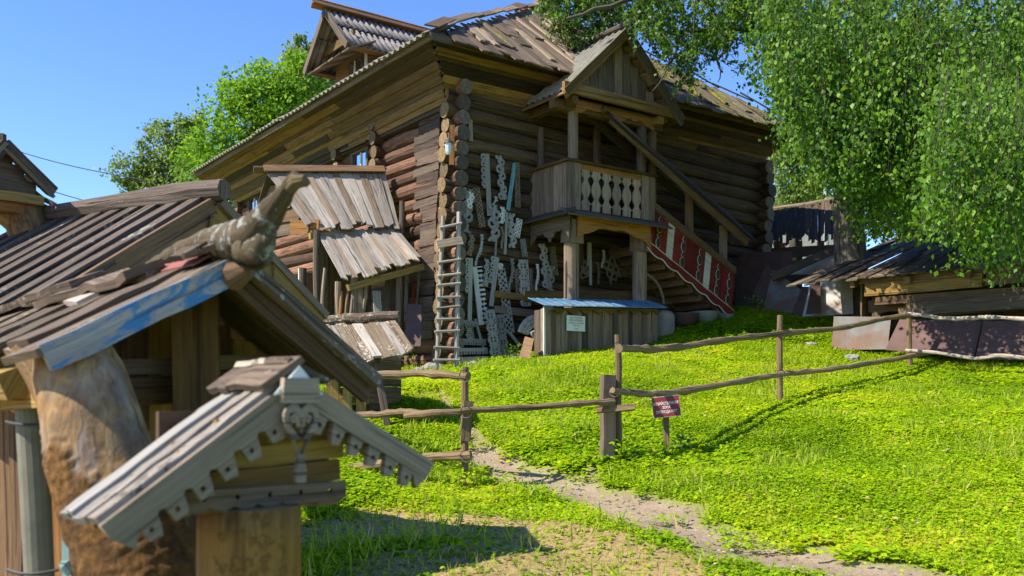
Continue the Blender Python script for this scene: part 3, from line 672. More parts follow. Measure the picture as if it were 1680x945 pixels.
# deck edge: sloping drip boards, carved skirts
plank('drip_board', HW(PU0 - .2, PV0 - .25, DKZ - .06), HW(PU0 - .2, PV1 + .25, DKZ - .06), .26, .025, V((0, 0, 1)) - EU * .55, M['greydk'], porch)
plank('drip_board', HW(-.1, PV0 - .2, DKZ - .06), HW(PU0 - .28, PV0 - .2, DKZ - .06), .26, .025, V((0, 0, 1)) - EV * .55, M['greydk'], porch)
def skirt(A, B, zt, h, nrm, mat, n=2, name='carved_skirt', t=.035, depth=.16, parent=None, ends=.06):
    """board with an arched lower edge"""
    A, B = V(A), V(B); pts = [V((A.x, A.y, zt)), V((B.x, B.y, zt))]; N = 14 * n
    for i in range(N + 1):
        s = 1 - i / N; q = A.lerp(B, s); ph = (s * n) % 1.0
        a = abs(math.sin(math.pi * s * n)) ** .7
        pts.append(V((q.x, q.y, zt - h + depth * a + (.02 * math.cos(ph * 20) if a > .3 else 0))))
    return MB().poly(pts, nrm, t).build(name, mat, parent)
skirt(HW(PU0 - .12, PV0 + .1, 0), HW(PU0 - .12, PV1 - .1, 0), DKZ - .1, .36, -EU, M['orange'], 1, depth=.22, parent=porch)
skirt(HW(-.2, PV0 - .12, 0), HW(PU0 - .14, PV0 - .12, 0), DKZ - .1, .38, -EV, M['grey'], 2, depth=.16, parent=porch)
plank('deck_beam', HW(PU0 + .1, PV0 - .05, DKZ - .08), HW(PU0 + .1, PV1 + .1, DKZ - .08), .16, .12, V((0, 0, 1)), M['gold'], porch)
plank('hanging_board', HW(-.3, 2.45, DKZ - .1), HW(-.3, 2.45, DKZ - .72), .24, .03, -EU, M['gold'], porch)
# railing
RT = DKZ + .8
for k in range(9):      # boarded near side
    uu = PU0 + .02 + .118 * k
    plank('side_board', HW(uu, PV0 - .06, DKZ), HW(uu, PV0 - .06, RT - .03), .113, .025, -EV, M['grey'], porch)
plank('handrail', HW(-.05, PV0 - .06, RT), HW(PU0 - .1, PV0 - .06, RT), .13, .04, V((0, 0, 1)), M['gold'], porch)
plank('handrail', HW(PU0 - .06, PV0 - .12, RT), HW(PU0 - .06, PV1 + .1, RT), .13, .04, V((0, 0, 1)), M['gold'], porch)
plank('top_rail', HW(PU0 - .06, PV0 + .2, RT - .09), HW(PU0 - .06, PV1 - .22, RT - .09), .1, .03, -EU, M['orange'], porch)
for (v0, v1) in ((PV0 - .05, PV0 + .2), (PV1 - .24, PV1 + .05)):
    for k in range(2):
        vv = v0 + (v1 - v0) * (k + .5) / 2
        plank('corner_board', HW(PU0 - .075, vv, DKZ), HW(PU0 - .075, vv, RT - .03), (v1 - v0) / 2 - .004, .03, -EU, M['grey'], porch)
bal_me = None
nb = 6
for k in range(nb):
    vv = PV0 + .2 + (PV1 - PV0 - .44) * (k + .5) / nb; hw = .112; zz0, zz1 = DKZ + .02, RT - .13
    outl = [(.72, 0), (.72, .14), (.95, .18), (.62, .23), (.34, .29), (.42, .34), (.78, .44), (.86, .52), (.72, .64), (.36, .74), (.36, .79), (.66, .84), (.95, .88), (.72, .92), (.72, 1)]
    base = HW(PU0 - .06, vv, zz0)
    if bal_me is None:
        pts = [EV * (hw * a) + V((0, 0, (zz1 - zz0) * f)) for a, f in outl] + [EV * (-hw * a) + V((0, 0, (zz1 - zz0) * f)) for a, f in outl[::-1]]
        o = MB().poly(pts, -EU, .03).build('baluster', M['pale'], porch, origin=V((0, 0, 0))); bal_me = o.data
        o.location = base
    else:
        o = link(bpy.data.objects.new('baluster', bal_me), base, porch)
# porch roof
GU, GZ0, GZ1, GVm, GVh = -1.38, 4.80, 6.02, 2.6, 1.26
corrugated('slate_sheet', HW(GU, GVm - GVh, GZ0), HW(.55, GVm - GVh, GZ0), HW(GU, GVm, GZ1), HW(.55, GVm, GZ1), 13, .022, M['slatemoss'], porch)
corrugated('slate_sheet', HW(GU, GVm + GVh, GZ0), HW(.55, GVm + GVh, GZ0), HW(GU, GVm, GZ1), HW(.55, GVm, GZ1), 13, .022, M['slatemoss'], porch)
sl = (GZ1 - GZ0) / GVh
for s in (-1, 1):
    nrm = V((0, 0, 1)) + EV * s * sl
    for k in range(6):      # boarding under the slates
        a = .03 + .155 * k
        plank('roof_board', HW(GU + .04, GVm + s * GVh * (1 - a), GZ0 + (GZ1 - GZ0) * a - .04), HW(.4, GVm + s * GVh * (1 - a), GZ0 + (GZ1 - GZ0) * a - .04), .24, .02, nrm, M['grey'] if k % 2 else M['brown'], porch)
    for uu in (GU + .3, GU + .75):
        plank('rafter', HW(uu, GVm + s * GVh * .97, GZ0 - .03), HW(uu, GVm, GZ1 - .07), .08, .09, -EU, M['gold'], porch)
    for q, (du, dz, w) in enumerate(((0, -.02, .10), (.035, -.10, .09))):
        plank('barge_board', HW(GU - .02 + du, GVm + s * (GVh + .04), GZ0 + dz - .04 * sl), HW(GU - .02 + du, GVm - s * .02, GZ1 + dz), w, .03, -EU, M['gold'] if s < 0 else M['greydk'], porch)
pole('ridge_log', [HW(GU - .28, GVm, GZ1 + .10), HW(GU, GVm, GZ1 + .06), HW(.2, GVm, GZ1 + .06)], [.03, .055, .06], M['greydk'], porch)
for k in range(9):      # gable infill
    vv = GVm - .72 + .18 * k; top = GZ1 - abs(vv - GVm) * sl - .16
    if top > 4.98: plank('gable_board', HW(-1.16, vv, 4.9), HW(-1.16, vv, top), .172, .025, -EU, M['greydk'] if k % 2 else M['grey'], porch)
for k in range(9):      # small pent roof across the gable foot
    vv = GVm - 1.0 + .25 * k
    plank('pent_board', HW(GU + .12, vv, 4.86), HW(-1.15, vv, 5.02), .24, .02, V((0, 0, 1)) - EU * .35, M['grey'], porch, jag=.015)
plank('tie_beam', HW(GU + .06, GVm - GVh - .02, 4.84), HW(GU + .06, GVm + GVh, 4.84), .16, .07, -EU, M['gold'], porch)
plank('plate_beam', HW(PU0 + .06, PV0 - .3, 4.72), HW(PU0 + .06, PV1 + .3, 4.72), .14, .14, V((0, 0, 1)), M['brown'], porch)
for v_ in (PV0 - .05, PV1 + .05): plank('plate_beam', HW(GU + .1, v_, 4.74), HW(.05, v_, 4.74), .12, .12, V((0, 0, 1)), M['gold'], porch)
skirt(HW(PU0 - .06, PV0 + .1, 0), HW(PU0 - .06, PV1 + .05, 0), 4.76, .26, -EU, M['orange'], 2, depth=.14, parent=porch)
for k in range(6): plank('ceiling_board', HW(PU0 + .0 + .18 * k, PV0 - .1, 4.74), HW(PU0 + .18 * k, PV1 + .1, 4.74), .178, .02, V((0, 0, -1)), M['brown'], porch)
plank('door_leaf', HW(-.15, 2.05, DKZ), HW(-.15, 2.05, 4.5), .5, .04, -EU, M['brown'], porch)
plank('door_leaf', HW(-.15, 2.62, DKZ), HW(-.15, 2.62, 4.5), .5, .04, -EU, M['greydk'], porch)

# ------------------------------------------------------------------ covered staircase
SU = -1.08
def sp(px, py, u=SU): return wall_pt(px, py, u)
sb = MB()
pA, pB = sp(1062, 396), sp(1196, 512)
sb.box(pA + EU * .9, pB + EU * .9, .26, .06, -EU)
stair = sb.build('staircase', M['brown'], house)
plank('stringer', pA + V((0, 0, .02)) + EU * .08, pB + V((0, 0, .02)) + EU * .08, .24, .05, -EU, M['brown'], stair)
for k in range(9):
    c = pA.lerp(pB, (k + .5) / 9); plank('tread', c + EU * .05 + V((0, 0, .02)), c + EU * .95 + V((0, 0, .02)), .27, .035, V((0, 0, 1)), M['brown'], stair)
    plank('riser', c + EU * .05 + V((0, 0, -.06)) - EV * .1, c + EU * .95 + V((0, 0, -.06)) - EV * .1, .14, .02, EV, M['brown'], stair)
tA, tB = sp(1066, 334), sp(1206, 446)         # handrail line
lA, lB = sp(1060, 398), sp(1200, 512)
plank('handrail', tA - EU * .03 + V((0, 0, .02)), tB - EU * .03 + V((0, 0, .02)), .13, .06, -EU + V((0, 0, .3)), M['brown'], stair, seg=2)
def stp(s, f, off=0.0): return tA.lerp(tB, s).lerp(lA.lerp(lB, s), f) - EU * off
NP = 14
for k in range(NP):       # red boards, two of them white
    s0, s1 = k / NP + .002, (k + 1) / NP - .002
    white = k in (3, 9); 
    pts = [stp(s0, .03), stp(s1, .03), stp(s1, 1), stp(s0, 1)]
    MB().poly(pts[::-1], -EU, .025).build('panel_board', M['white'] if white else M['red'], stair)
for sc_ in (.12, .39, .58, .80, .94):       # uncut chains: thin dark inlays stand in for shaded holes, white edges
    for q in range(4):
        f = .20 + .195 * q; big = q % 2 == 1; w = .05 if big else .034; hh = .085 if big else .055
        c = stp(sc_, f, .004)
        for (ex, mt, nm, off) in ((.009, 'white', 'inlay_edge', .006), (0, 'darkin', 'dark_inlay', .012)):
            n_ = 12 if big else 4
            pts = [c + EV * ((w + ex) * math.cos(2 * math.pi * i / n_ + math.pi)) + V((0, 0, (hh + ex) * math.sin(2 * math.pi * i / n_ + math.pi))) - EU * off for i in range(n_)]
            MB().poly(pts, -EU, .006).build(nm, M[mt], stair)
pts = []; N = 40
for i in range(N + 1): pts.append(stp(i / N, .97, .03))
for i in range(N + 1):
    s = 1 - i / N; pts.append(stp(s, 1.12, .03) + V((0, 0, -.05 * abs(math.sin(s * math.pi * 6)))))
MB().poly(pts[::-1], -EU, .025).build('scalloped_edge', M['red'], stair)
MB().tube([stp(i / N, 1.12, .045) + V((0, 0, -.05 * abs(math.sin(i / N * math.pi * 6)))) for i in range(N + 1)], .012, 5).build('white_trim', M['white'], stair)
MB().tube([stp(i / 10, .97, .06) for i in range(11)], .008, 5).build('white_trim', M['white'], stair)
for (px, y0, y1) in ((1073, 215, 400), (1134, 315, 455), (1190, 370, 500)):
    a, b_ = sp(px, y0, SU + .04), sp(px, y1, SU + .04); plank('post', b_, a, .11, .1, -EU, M['grey'] if px > 1140 else M['brown'], stair)
# roof over the stair: long boards falling to the right
rA, rB = sp(1000, 186, SU - .2), sp(1238, 392, SU - .2)
RN2 = (V((0, 0, 1)) - EU * .85).normalized(); up2 = (EU * 1 + V((0, 0, .85))).normalized()
for k in range(4):
    o = up2 * (.27 * k) + RN2 * (.015 * (k % 2))
    plank('roof_plank', rA + o, rB + o + (rB - rA).normalized() * random.uniform(-.1, .1), .29, .03, RN2, M['greydk'] if k else M['darkboard'], stair, seg=6, rough=.006)
plank('fascia_board', rA - EU * .06 + V((0, 0, -.1)), rB - EU * .06 + V((0, 0, -.1)) - EV * .25, .15, .04, -EU, M['brown'], stair, seg=5)
plank('inner_board', rA + EU * .5 + V((0, 0, .1)), rB + EU * .5 + V((0, 0, .0)), .14, .04, -EU, M['darkboard'], stair)

# ------------------------------------------------------------------ plank canopy on the lit wall
can = empty('plank_canopy', V((-3.0, 15.2, gz(-3, 15.2))), 'two-tiered silvery plank canopy standing against the sunlit log wall', 'canopy')
RL, RR_, EL, ER = P(438, 283, 15.6), P(632, 284, 16.3), P(505, 372, 14.9), P(655, 371, 15.7)
def fan(parent, a0, a1, b0, b1, n, mat, name='roof_plank', t=.025, jag=.04, under=None, wob=.3, lapw=1.02, lift_=.012):
    """n planks laid from edge a0-a1 (top) to edge b0-b1 (bottom)"""
    nrm = (V(b0) - V(a0)).cross(V(a1) - V(a0)).normalized()
    if nrm.z < 0: nrm = -nrm
    for k in range(n):
        s = (k + .5) / n; pt = V(a0).lerp(a1, s); pb_ = V(b0).lerp(b1, s)
        w0 = (V(a1) - V(a0)).length / n; w1 = (V(b1) - V(b0)).length / n
        o = nrm * (lift_ * (k % 2) + random.uniform(0, .006)); e = (pb_ - pt).normalized()
        mt = mat[k % len(mat)] if isinstance(mat, (list, tuple)) else mat
        plank(name, pt + o, pb_ + o + e * random.uniform(-jag, jag) * 2, w0 * lapw, t, nrm, mt, parent, taper=w1 / w0, jag=jag, rough=.007, seg=4)
    return nrm
nU = fan(can, RL + V((0, 0, .01)), RR_, EL, ER, 17, [M['silver'], M['grey'], M['silver'], M['silver']])
back = V((-.55, .85, -.95)) * .95
fan(can, RL, RR_, RL + back, RR_ + back * .8, 12, M['greydk'])
plank('ridge_board', RL + (RL - RR_) * .02 + V((0, -.05, .07)), RR_ + V((0, -.05, .07)), .16, .03, nU, M['brown'], can)
plank('ridge_board', RL + (RL - RR_) * .12 + V((0, .08, .08)), RR_ + V((0, .08, .08)), .14, .03, V((0, .6, 1)), M['grey'], can)
TL, TR, BL, BR = P(518, 378, 15.12), P(650, 374, 15.82), P(562, 458, 14.35), P(693, 424, 15.05)
fan(can, TL, TR, BL, BR, 17, [M['silver'], M['silver'], M['pale'], M['silver']], jag=.05)
plank('gable_board', EL + V((-.35, .3, .05)), EL + V((.15, .1, .02)), .22, .03, V((-.5, -.8, 0)), M['orange'], can)
for k in range(4):
    a = RL.lerp(EL, .25 + .22 * k); c = RL.lerp(RL + back, .25 + .22 * k); plank('gable_board', a + V((.05, .08, -.05)), c + V((.05, .08, -.05)), .2, .02, V((-.8, -.6, 0)), M['greydk'] if k % 2 else M['brown'], can)
plank('eave_beam', BL + V((.05, .1, -.07)), BR + V((-.02, .1, -.07)), .1, .1, V((0, 0, 1)), M['yellow'], can)
plank('eave_beam', EL + V((0, .1, -.08)), ER + V((0, .1, -.08)), .1, .1, V((0, 0, 1)), M['yellow'], can)
for (px, y0, D, r, mt) in ((520, 378, 15.0, .055, 'greydk'), (555, 462, 14.5, .05, 'grey'), (581, 450, 14.55, .055, 'grey'), (655, 432, 15.0, .05, 'greydk'), (660, 330, 15.75, .045, 'greydk'), (498, 440, 15.2, .05, 'greydk')):
    t_ = P(px, y0, D); pole('post', wig((t_.x - .02, t_.y, gz(t_.x, t_.y) - .1), t_, 4, .008), r, M[mt], can)
for k in range(7):       # boarded back of the porch
    t_ = P(530 + 12 * k, 395, 15.6 + .1 * k); plank('back_board', (t_.x, t_.y, gz(t_.x, t_.y)), t_, .16, .025, V((.5, -.85, 0)), M['brown'] if k % 2 else M['greydk'], can)
lean_lab = ['slender pale pole leaning under the left end of the plank canopy', 'red-tipped brown pole leaning below the plank canopy', 'crooked light stick leaning beside the red-tipped pole', 'short forked grey branch leaning below the plank canopy',
            'thick light plank leaning under the canopy middle', 'bluish grey plank leaning in canopy shade near the log wall', 'split bluish slab standing in shade beneath the canopy', 'tall dark plank leaning against the logs under the canopy', 'thin diagonal strut under the front edge of the canopy']
lean = [(533, 440, 522, 526, 14.3, .028, 'pale'), (560, 478, 547, 532, 14.3, .03, 'orange'), (572, 470, 556, 532, 14.35, .028, 'rail'), (578, 490, 570, 530, 14.2, .03, 'grey'),
        (592, 455, 586, 530, 14.5, .045, 'grey'), (640, 440, 622, 525, 15.1, .06, 'greydk'), (618, 478, 628, 530, 14.9, .06, 'fret'), (648, 436, 640, 530, 15.3, .05, 'greydk'), (600, 452, 586, 490, 14.6, .03, 'grey')]
for lb, (x0, y0, x1, y1, D, r, mt) in zip(lean_lab, lean):
    a, b_ = P(x0, y0, D + .2), P(x1, y1, D - .1); b_.z = gz(b_.x, b_.y)
    if r > .04: o = plank('leaning_plank', b_, a, r * 2, .03, V((.4, -.9, 0)), M[mt], None, seg=5, rough=.01, jag=.03)
    else: o = pole('leaning_pole', wig(b_, a, 5, .012), [r, r * 1.05, r, r * .95, r * .9, r * .75], M[mt], None)
    tag(o, lb, 'plank' if r > .04 else 'pole', 'timber leaning under the canopy')
# porch door of the lit wall
dr = empty('porch_door', P(505, 520, 15.9), 'brown door in pale frame between canopy and shed roof', 'door')
plank('door_leaf', P(515, 522, 15.9), P(515, 448, 15.9), .26, .04, V((.5, -.85, 0)), M['brown'], dr)
for px in (494, 533): plank('frame_post', P(px, 524, 15.85), P(px, 440, 15.85), .07, .05, V((.5, -.85, 0)), M['white'] if px < 500 else M['grey'], dr)
plank('threshold', P(488, 521, 15.8), P(540, 521, 15.8), .05, .06, V((.5, -.85, 0)), M['pale'], dr)
# rusty plate against the lit wall
a = wall_ptL(672, 565, -.45)
o = MB().poly([P(664, 568, 14.75), P(690, 568, 14.7), P(692, 500, 14.95), P(668, 498, 15.0)], (.3, -.9, .2), .01).build('metal_plate', M['rustdk'])
tag(o, 'maroon rusty metal plate leaning at the sunlit wall foot', 'metal plate')

# ------------------------------------------------------------------ pierced and carved boards
def fret_mesh(A, B, w, kind, nrm, t=.02, cols=12, side=1):
    A, B, nrm = V(A), V(B), V(nrm).normalized(); L_ = (B - A).length; ax = (B - A) / L_; ay = nrm.cross(ax)
    cell = w / cols; rows = max(6, int(L_ / cell)); rat = L_ / (w / 2)
    j = np.arange(cols); i = np.arange(rows); X, S = np.meshgrid((j + .5) / cols * 2 - 1, (i + .5) * cell / (w / 2), )
    X = X * side
    ring = lambda cx, period, ph, rad, th: np.abs(np.hypot(X - cx, ((S + ph) % period) - period / 2) - rad) < th
    if kind == 'scroll':
        mk = ring(.3, 2.6, 0, .55, .2) | ring(-.3, 2.6, 1.3, .55, .2) | (np.abs(X - .35 * np.sin(S * 2.4)) < .17) | (np.abs(X + .7 * np.cos(S * 1.2)) < .14)
    elif kind == 'rings':
        sp_ = ((S) % 1.9) - .95
        mk = ring(0, 1.9, 0, .74, .2) | ((np.abs(X) < .13) & (np.hypot(X, sp_) < .8)) | ((np.abs(sp_) < .12) & (np.abs(X) < .7)) | (X > .84) | ((np.abs(np.abs(sp_) - .95) < .12) & (np.abs(X) < .8))
    elif kind == 'lattice':
        mk = (np.abs(((S + X) % 1.1) - .55) < .2) | (np.abs(((S - X) % 1.1) - .55) < .2) | (X > .78)
    elif kind == 'board':
        mk = (X > -.05) | ring(-.45, 1.3, 0, .42, .2) | ((np.abs(((S) % 1.3) - .1) < .16) & (X > -.7))
        mk &= ~((X < .0) & (S > rat * .55)) if side > 0 else True
    elif kind == 'edge':
        mk = (X > .15) | ((X > -.95) & (np.hypot(X + .1, (S % .7) - .35) > .24) & (X > -.55 - .35 * np.cos(S * 9)))
    elif kind == 'hook':
        c_ = .5 * np.sin(S / rat * 5.2); mk = (np.abs(X - c_) < .3) | ((np.abs(X - c_ - .35) < .4) & ((S % .9) < .5) & (S < rat * .7))
    elif kind == 'crenel':
        mk = (X > .0) & (np.hypot(X - .45, (S % .9) - .45) > .16) | (((S % .9) < .5) & (X > -.8))
    else: mk = np.ones(X.shape, bool)
    b = MB(); idx = {}
    def vid(r, c, k):
        q = (r, c, k)
        if q not in idx:
            idx[q] = len(b.v); b.v.append(A + ax * (r * cell) + ay * ((c / cols - .5) * w) - nrm * (t * k))
        return idx[q]
    for r, c in zip(*np.nonzero(mk)):
        r, c = int(r), int(c); u0, v0 = r * cell, c * cell
        q = ((u0, v0), (u0 + cell, v0), (u0 + cell, v0 + cell), (u0, v0 + cell))
        b.face((vid(r, c, 0), vid(r + 1, c, 0), vid(r + 1, c + 1, 0), vid(r, c + 1, 0)), q)
        b.face((vid(r, c + 1, 1), vid(r + 1, c + 1, 1), vid(r + 1, c, 1), vid(r, c, 1)), q)
        for dr_, dc, e in ((-1, 0, ((0, 0), (0, 1))), (1, 0, ((1, 1), (1, 0))), (0, -1, ((1, 0), (0, 0))), (0, 1, ((0, 1), (1, 1)))):
            rr, c2 = r + dr_, c + dc
            if not (0 <= rr < rows and 0 <= c2 < cols and mk[rr, c2]):
                (a0, a1), (b0, b1) = e
                b.face((vid(r + a0, c + a1, 0), vid(r + b0, c + b1, 0), vid(r + b0, c + b1, 1), vid(r + a0, c + a1, 1)), q)
    return b
FG = 'carved boards hung on the shaded log wall'
FR = [  # x0,y0 (top), x1,y1 (bottom), width px, kind, material, side, label
 (796, 252, 800, 354, 13, 'board', 'fret', 1, 'long bluish board with scrollwork on one edge, topmost beside the log corner'),
 (820, 255, 826, 328, 13, 'scroll', 'fret', 1, 'tall grey scrolled board between the long bluish board and the teal strip'),
 (845, 268, 834, 345, 6, 'solid', 'teal', 1, 'narrow teal painted strip on the shaded log wall'),
 (848, 266, 850, 340, 8, 'lattice', 'fretbrown', 1, 'thin brown pierced strip hanging just beside the teal strip'),
 (771, 310, 763, 382, 18, 'scroll', 'fret', 1, 'broad grey scrolled board slanting above the ladder top'),
 (775, 316, 769, 341, 9, 'scroll', 'fretpale', 1, 'small whitish scroll pinned over the broad slanting grey board'),
 (781, 308, 792, 372, 10, 'lattice', 'fretbrown', 1, 'brown pierced strip forming an upturned V with the broad slanting board'),
 (811, 336, 811, 398, 18, 'scroll', 'fret', 1, 'wide tangled scroll panel in the middle of the upper wall'),
 (826, 340, 824, 367, 8, 'scroll', 'fretpale', 1, 'small pale scroll to the right of the wide tangled panel'),
 (812, 322, 812, 338, 9, 'hook', 'fret', 1, 'small leaf-shaped finial above the wide tangled scroll panel'),
 (815, 385, 813, 420, 3, 'solid', 'fret', 1, 'short thin bare stick below the wide tangled scroll panel'),
 (832, 348, 829, 417, 4, 'solid', 'fret', 1, 'thin straight grey batten below the teal strip'),
 (838, 350, 842, 407, 13, 'scroll', 'fret', -1, 'open grey scroll to the right of the thin straight batten'),
 (853, 359, 848, 389, 9, 'lattice', 'fretpale', 1, 'pale slanting lattice piece closest to the balcony corner'),
 (822, 372, 826, 408, 8, 'hook', 'fretbrown', 1, 'dark hooked carving between the tangled panel and the thin batten'),
 (759, 385, 758, 478, 8, 'lattice', 'gold', 1, 'long yellowish pierced strip right beside the ladder'),
 (790, 384, 783, 437, 9, 'hook', 'fret', 1, 'swan-necked grey carving above the wide pale-edged board'),
 (770, 423, 768, 526, 11, 'board', 'fret', 1, 'plain grey board with notched head next to the ladder'),
 (784, 437, 795, 534, 17, 'edge', 'fretpale', -1, 'widest pale greenish board with a lace edge, mid wall'),
 (813, 421, 803, 502, 12, 'board', 'fret', 1, 'blue-grey board with carved edge leaning across the wide pale board'),
 (822, 432, 821, 442, 7, 'rings', 'fretpale', 1, 'tiny pale rosette at the head of the long pierced board'),
 (822, 441, 838, 547, 13, 'lattice', 'fret', 1, 'longest slanting pierced board reaching down to the white sunburst'),
 (839, 424, 838, 482, 10, 'hook', 'fret', 1, 'hook-shaped grey carving above the two short horizontal planks'),
 (858, 426, 863, 503, 16, 'rings', 'fret', 1, 'broad board of carved rings left of the kiosk roof'),
 (862, 432, 858, 444, 13, 'scroll', 'gold', 1, 'small yellowish scroll pinned on the broad ring board'),
 (881, 433, 882, 477, 7, 'hook', 'fretpale', 1, 'pale zigzag carving just left of the balcony post'),
 (891, 400, 898, 474, 13, 'scroll', 'fret', 1, 'tall scrolled board in shade left of the balcony post'),
 (906, 404, 912, 452, 9, 'lattice', 'fretbrown', 1, 'narrow pierced strip almost touching the balcony post'),
 (904, 436, 903, 477, 13, 'scroll', 'fret', -1, 'wide low scroll hanging behind the balcony post'),
 (803, 508, 815, 594, 16, 'rings', 'fret', 1, 'left of two ring-carved boards standing on the grass'),
 (820, 516, 830, 592, 15, 'rings', 'fret', -1, 'right of two ring-carved boards standing on the grass'),
 (769, 527, 772, 558, 12, 'rings', 'fret', 1, 'short ring-shaped pendant at the ladder foot'),
 (755, 529, 786, 533, 8, 'crenel', 'fret', 1, 'narrow toothed crosspiece above the ring-shaped pendant'),
 (780, 523, 796, 580, 4, 'solid', 'fret', 1, 'thin stick leaning behind the toothed boards'),
 (752, 561, 798, 562, 9, 'crenel', 'fret', 1, 'topmost of three toothed boards stacked by the ladder foot'),
 (752, 577, 801, 576, 9, 'crenel', 'fret', 1, 'middle one of three toothed boards stacked by the ladder foot'),
 (754, 592, 801, 590, 9, 'crenel', 'fret', 1, 'lowest of three toothed boards stacked by the ladder foot'),
 (836, 545, 852, 566, 5, 'solid', 'fret', 1, 'short slanting stick left of the white sunburst panel'),
 (812, 482, 870, 489, 10, 'solid', 'gold', 1, 'upper of two short horizontal planks on the log wall'),
 (812, 507, 880, 515, 11, 'solid', 'fretbrown', 1, 'lower of two short horizontal planks on the log wall'),
 (953, 422, 962, 456, 17, 'scroll', 'fretbrown', 1, 'branching scroll hung in the dark under the balcony'),
 (967, 398, 968, 468, 7, 'board', 'fret', 1, 'slim upright carved board under the balcony centre'),
 (978, 430, 985, 466, 9, 'hook', 'fretbrown', 1, 'curled carving right of the slim board under the balcony'),
 (997, 424, 1012, 462, 22, 'lattice', 'fretbrown', 1, 'broad dark lattice panel near the far balcony post'),
 (800, 425, 797, 470, 8, 'scroll', 'fret', 1, 'short scroll wedged between the wide pale board and the leaning blue-grey one'),
 (848, 440, 852, 486, 8, 'lattice', 'fretbrown', 1, 'dim pierced strip left of the broad ring board'),
 (870, 440, 873, 492, 7, 'scroll', 'fretbrown', 1, 'dim scroll strip between ring board and pale zigzag'),
 (775, 385, 771, 420, 9, 'scroll', 'fretbrown', 1, 'dim scroll above the notched-head board by the ladder'),
 (858, 392, 862, 422, 8, 'lattice', 'fret', 1, 'small pierced piece under the balcony corner skirt'),
 (944, 430, 941, 470, 9, 'scroll', 'fret', 1, 'grey scroll just right of the near balcony post'),
 (989, 410, 990, 440, 8, 'hook', 'fret', 1, 'small grey hook below the hanging golden board'),
 (772, 196, 773, 232, 7, 'solid', 'pale', 1, 'small plain pale board high beside the log corner'),
]
for i, (x0, y0, x1, y1, wpx, kd, mt, sd, lb) in enumerate(FR):
    uo = -.225 - .022 * (i % 3) - (.14 if y1 > 580 else 0)
    A, B = wall_pt(x0, y0, uo + (.06 if y1 > 580 and y0 < 530 else 0)), wall_pt(x1, y1, uo)
    o = fret_mesh(A, B, wpx / F * A.y * (1.3 if kd != 'solid' else 1.1), kd, -EU, side=sd).build('carved_board', M[mt])
    tag(o, lb, 'carved board', FG)
# carved boards by the canopy on the lit wall
for x0, y0, x1, y1, w, kd, mt, lb in ((668, 440, 664, 512, 8, 'lattice', 'fret', 'grey pierced board on the sunlit wall right of the canopy'), (678, 465, 676, 512, 7, 'lattice', 'red', 'red pierced board on the sunlit wall near the log corner'),
                                      (687, 440, 682, 506, 6, 'edge', 'fretbrown', 'narrow brown notched board nearest the corner on the sunlit wall')):
    A, B = wall_ptL(x0, y0, -.2), wall_ptL(x1, y1, -.2); o = fret_mesh(A, B, w / F * A.y, kd, -EV).build('carved_board', M[mt]); tag(o, lb, 'carved board', 'carved boards on the sunlit wall')
# white painted sunburst panel and its broken half
def sunburst(name, c, ri, ro, a0, a1, n, nrm, label, rings=3):
    c, nrm = V(c), V(nrm).normalized(); ax = V((0, 0, 1)).cross(nrm).normalized(); ay = nrm.cross(ax)
    e = empty(name, c, label, 'carved panel'); pt = lambda r, a: c + ax * (r * math.cos(a)) + ay * (r * math.sin(a))
    for q in range(rings):
        r0, r1 = ri + (ro - ri) * q / rings + .006, ri + (ro - ri) * (q + 1) / rings - .006
        for k in range(n):
            b0, b1 = a0 + (a1 - a0) * k / n + .012, a0 + (a1 - a0) * (k + 1) / n - .012
            MB().poly([pt(r0, b0), pt(r1, b0), pt(r1 * 1.01, (b0 + b1) / 2), pt(r1, b1), pt(r0, b1)], nrm, .025).build('segment', M['white'], e)
    MB().poly([pt(ri * .95, a0), pt(ro * 1.0, a0)] + [pt(ro, a0 + (a1 - a0) * i / 12) for i in range(1, 12)] + [pt(ro, a1), pt(ri * .95, a1)] + [pt(ri * .95, a1 - (a1 - a0) * i / 12) for i in range(1, 12)], nrm, .02)
    bk = MB().poly([p - nrm * .026 for p in [pt(ri, a0)] + [pt(ro, a0 + (a1 - a0) * i / 12) for i in range(13)] + [pt(ri, a1 - (a1 - a0) * i / 12) for i in range(12)]], nrm, .015).build('backing', M['fretbrown'], e)
    return e
sunburst('sunburst_panel', wall_pt(882, 556, -.5), .19, .40, R(20), R(165), 7, -EU, 'white fan-shaped sunburst panel standing left of the kiosk')
sunburst('sunburst_panel', wall_pt(896, 532, -.75), .10, .34, R(205), R(262), 4, -EU, 'broken white quarter of a sunburst leaning by the kiosk post')
o = MB().poly([P(851, 590, 14.3), P(868, 592, 14.2), P(876, 556, 14.4), P(862, 552, 14.5)], (.3, -.9, .2), .03).build('old_slab', M['brown']); tag(o, 'brown slab leaning below the white sunburst panel', 'slab')

# ------------------------------------------------------------------ ladder
ld = empty('ladder', V((-1.0, 14.15, gz(-1, 14.15))), 'grey wooden ladder leaning on the log corner', 'ladder')
lA0, lA1, lB0, lB1 = P(716, 606, 14.1), P(727, 355, 14.5), P(748, 606, 14.2), P(753, 348, 14.6)
pole('rail', wig(lA0, lA1, 6, .006), .034, M['silver'], ld); pole('rail', wig(lB0, lB1, 6, .006), .036, M['silver'], ld)
rungs = [.05, .12, .2, .28, .35, .42, .47, .55, .61, .68, .93]
for k, s in enumerate([.06, .14, .24, .32, .39, .46, .54, .60, .69, .92]):
    s2 = s + random.uniform(-.01, .015); e = (lB0 - lA0).normalized() * .05
    pole('rung', [lA0.lerp(lA1, s) - e + V((0, -.03, 0)), lB0.lerp(lB1, s2) + e + V((0, -.03, 0))], .02, M['silver'], ld)
e = (lB0 - lA0).normalized() * .07
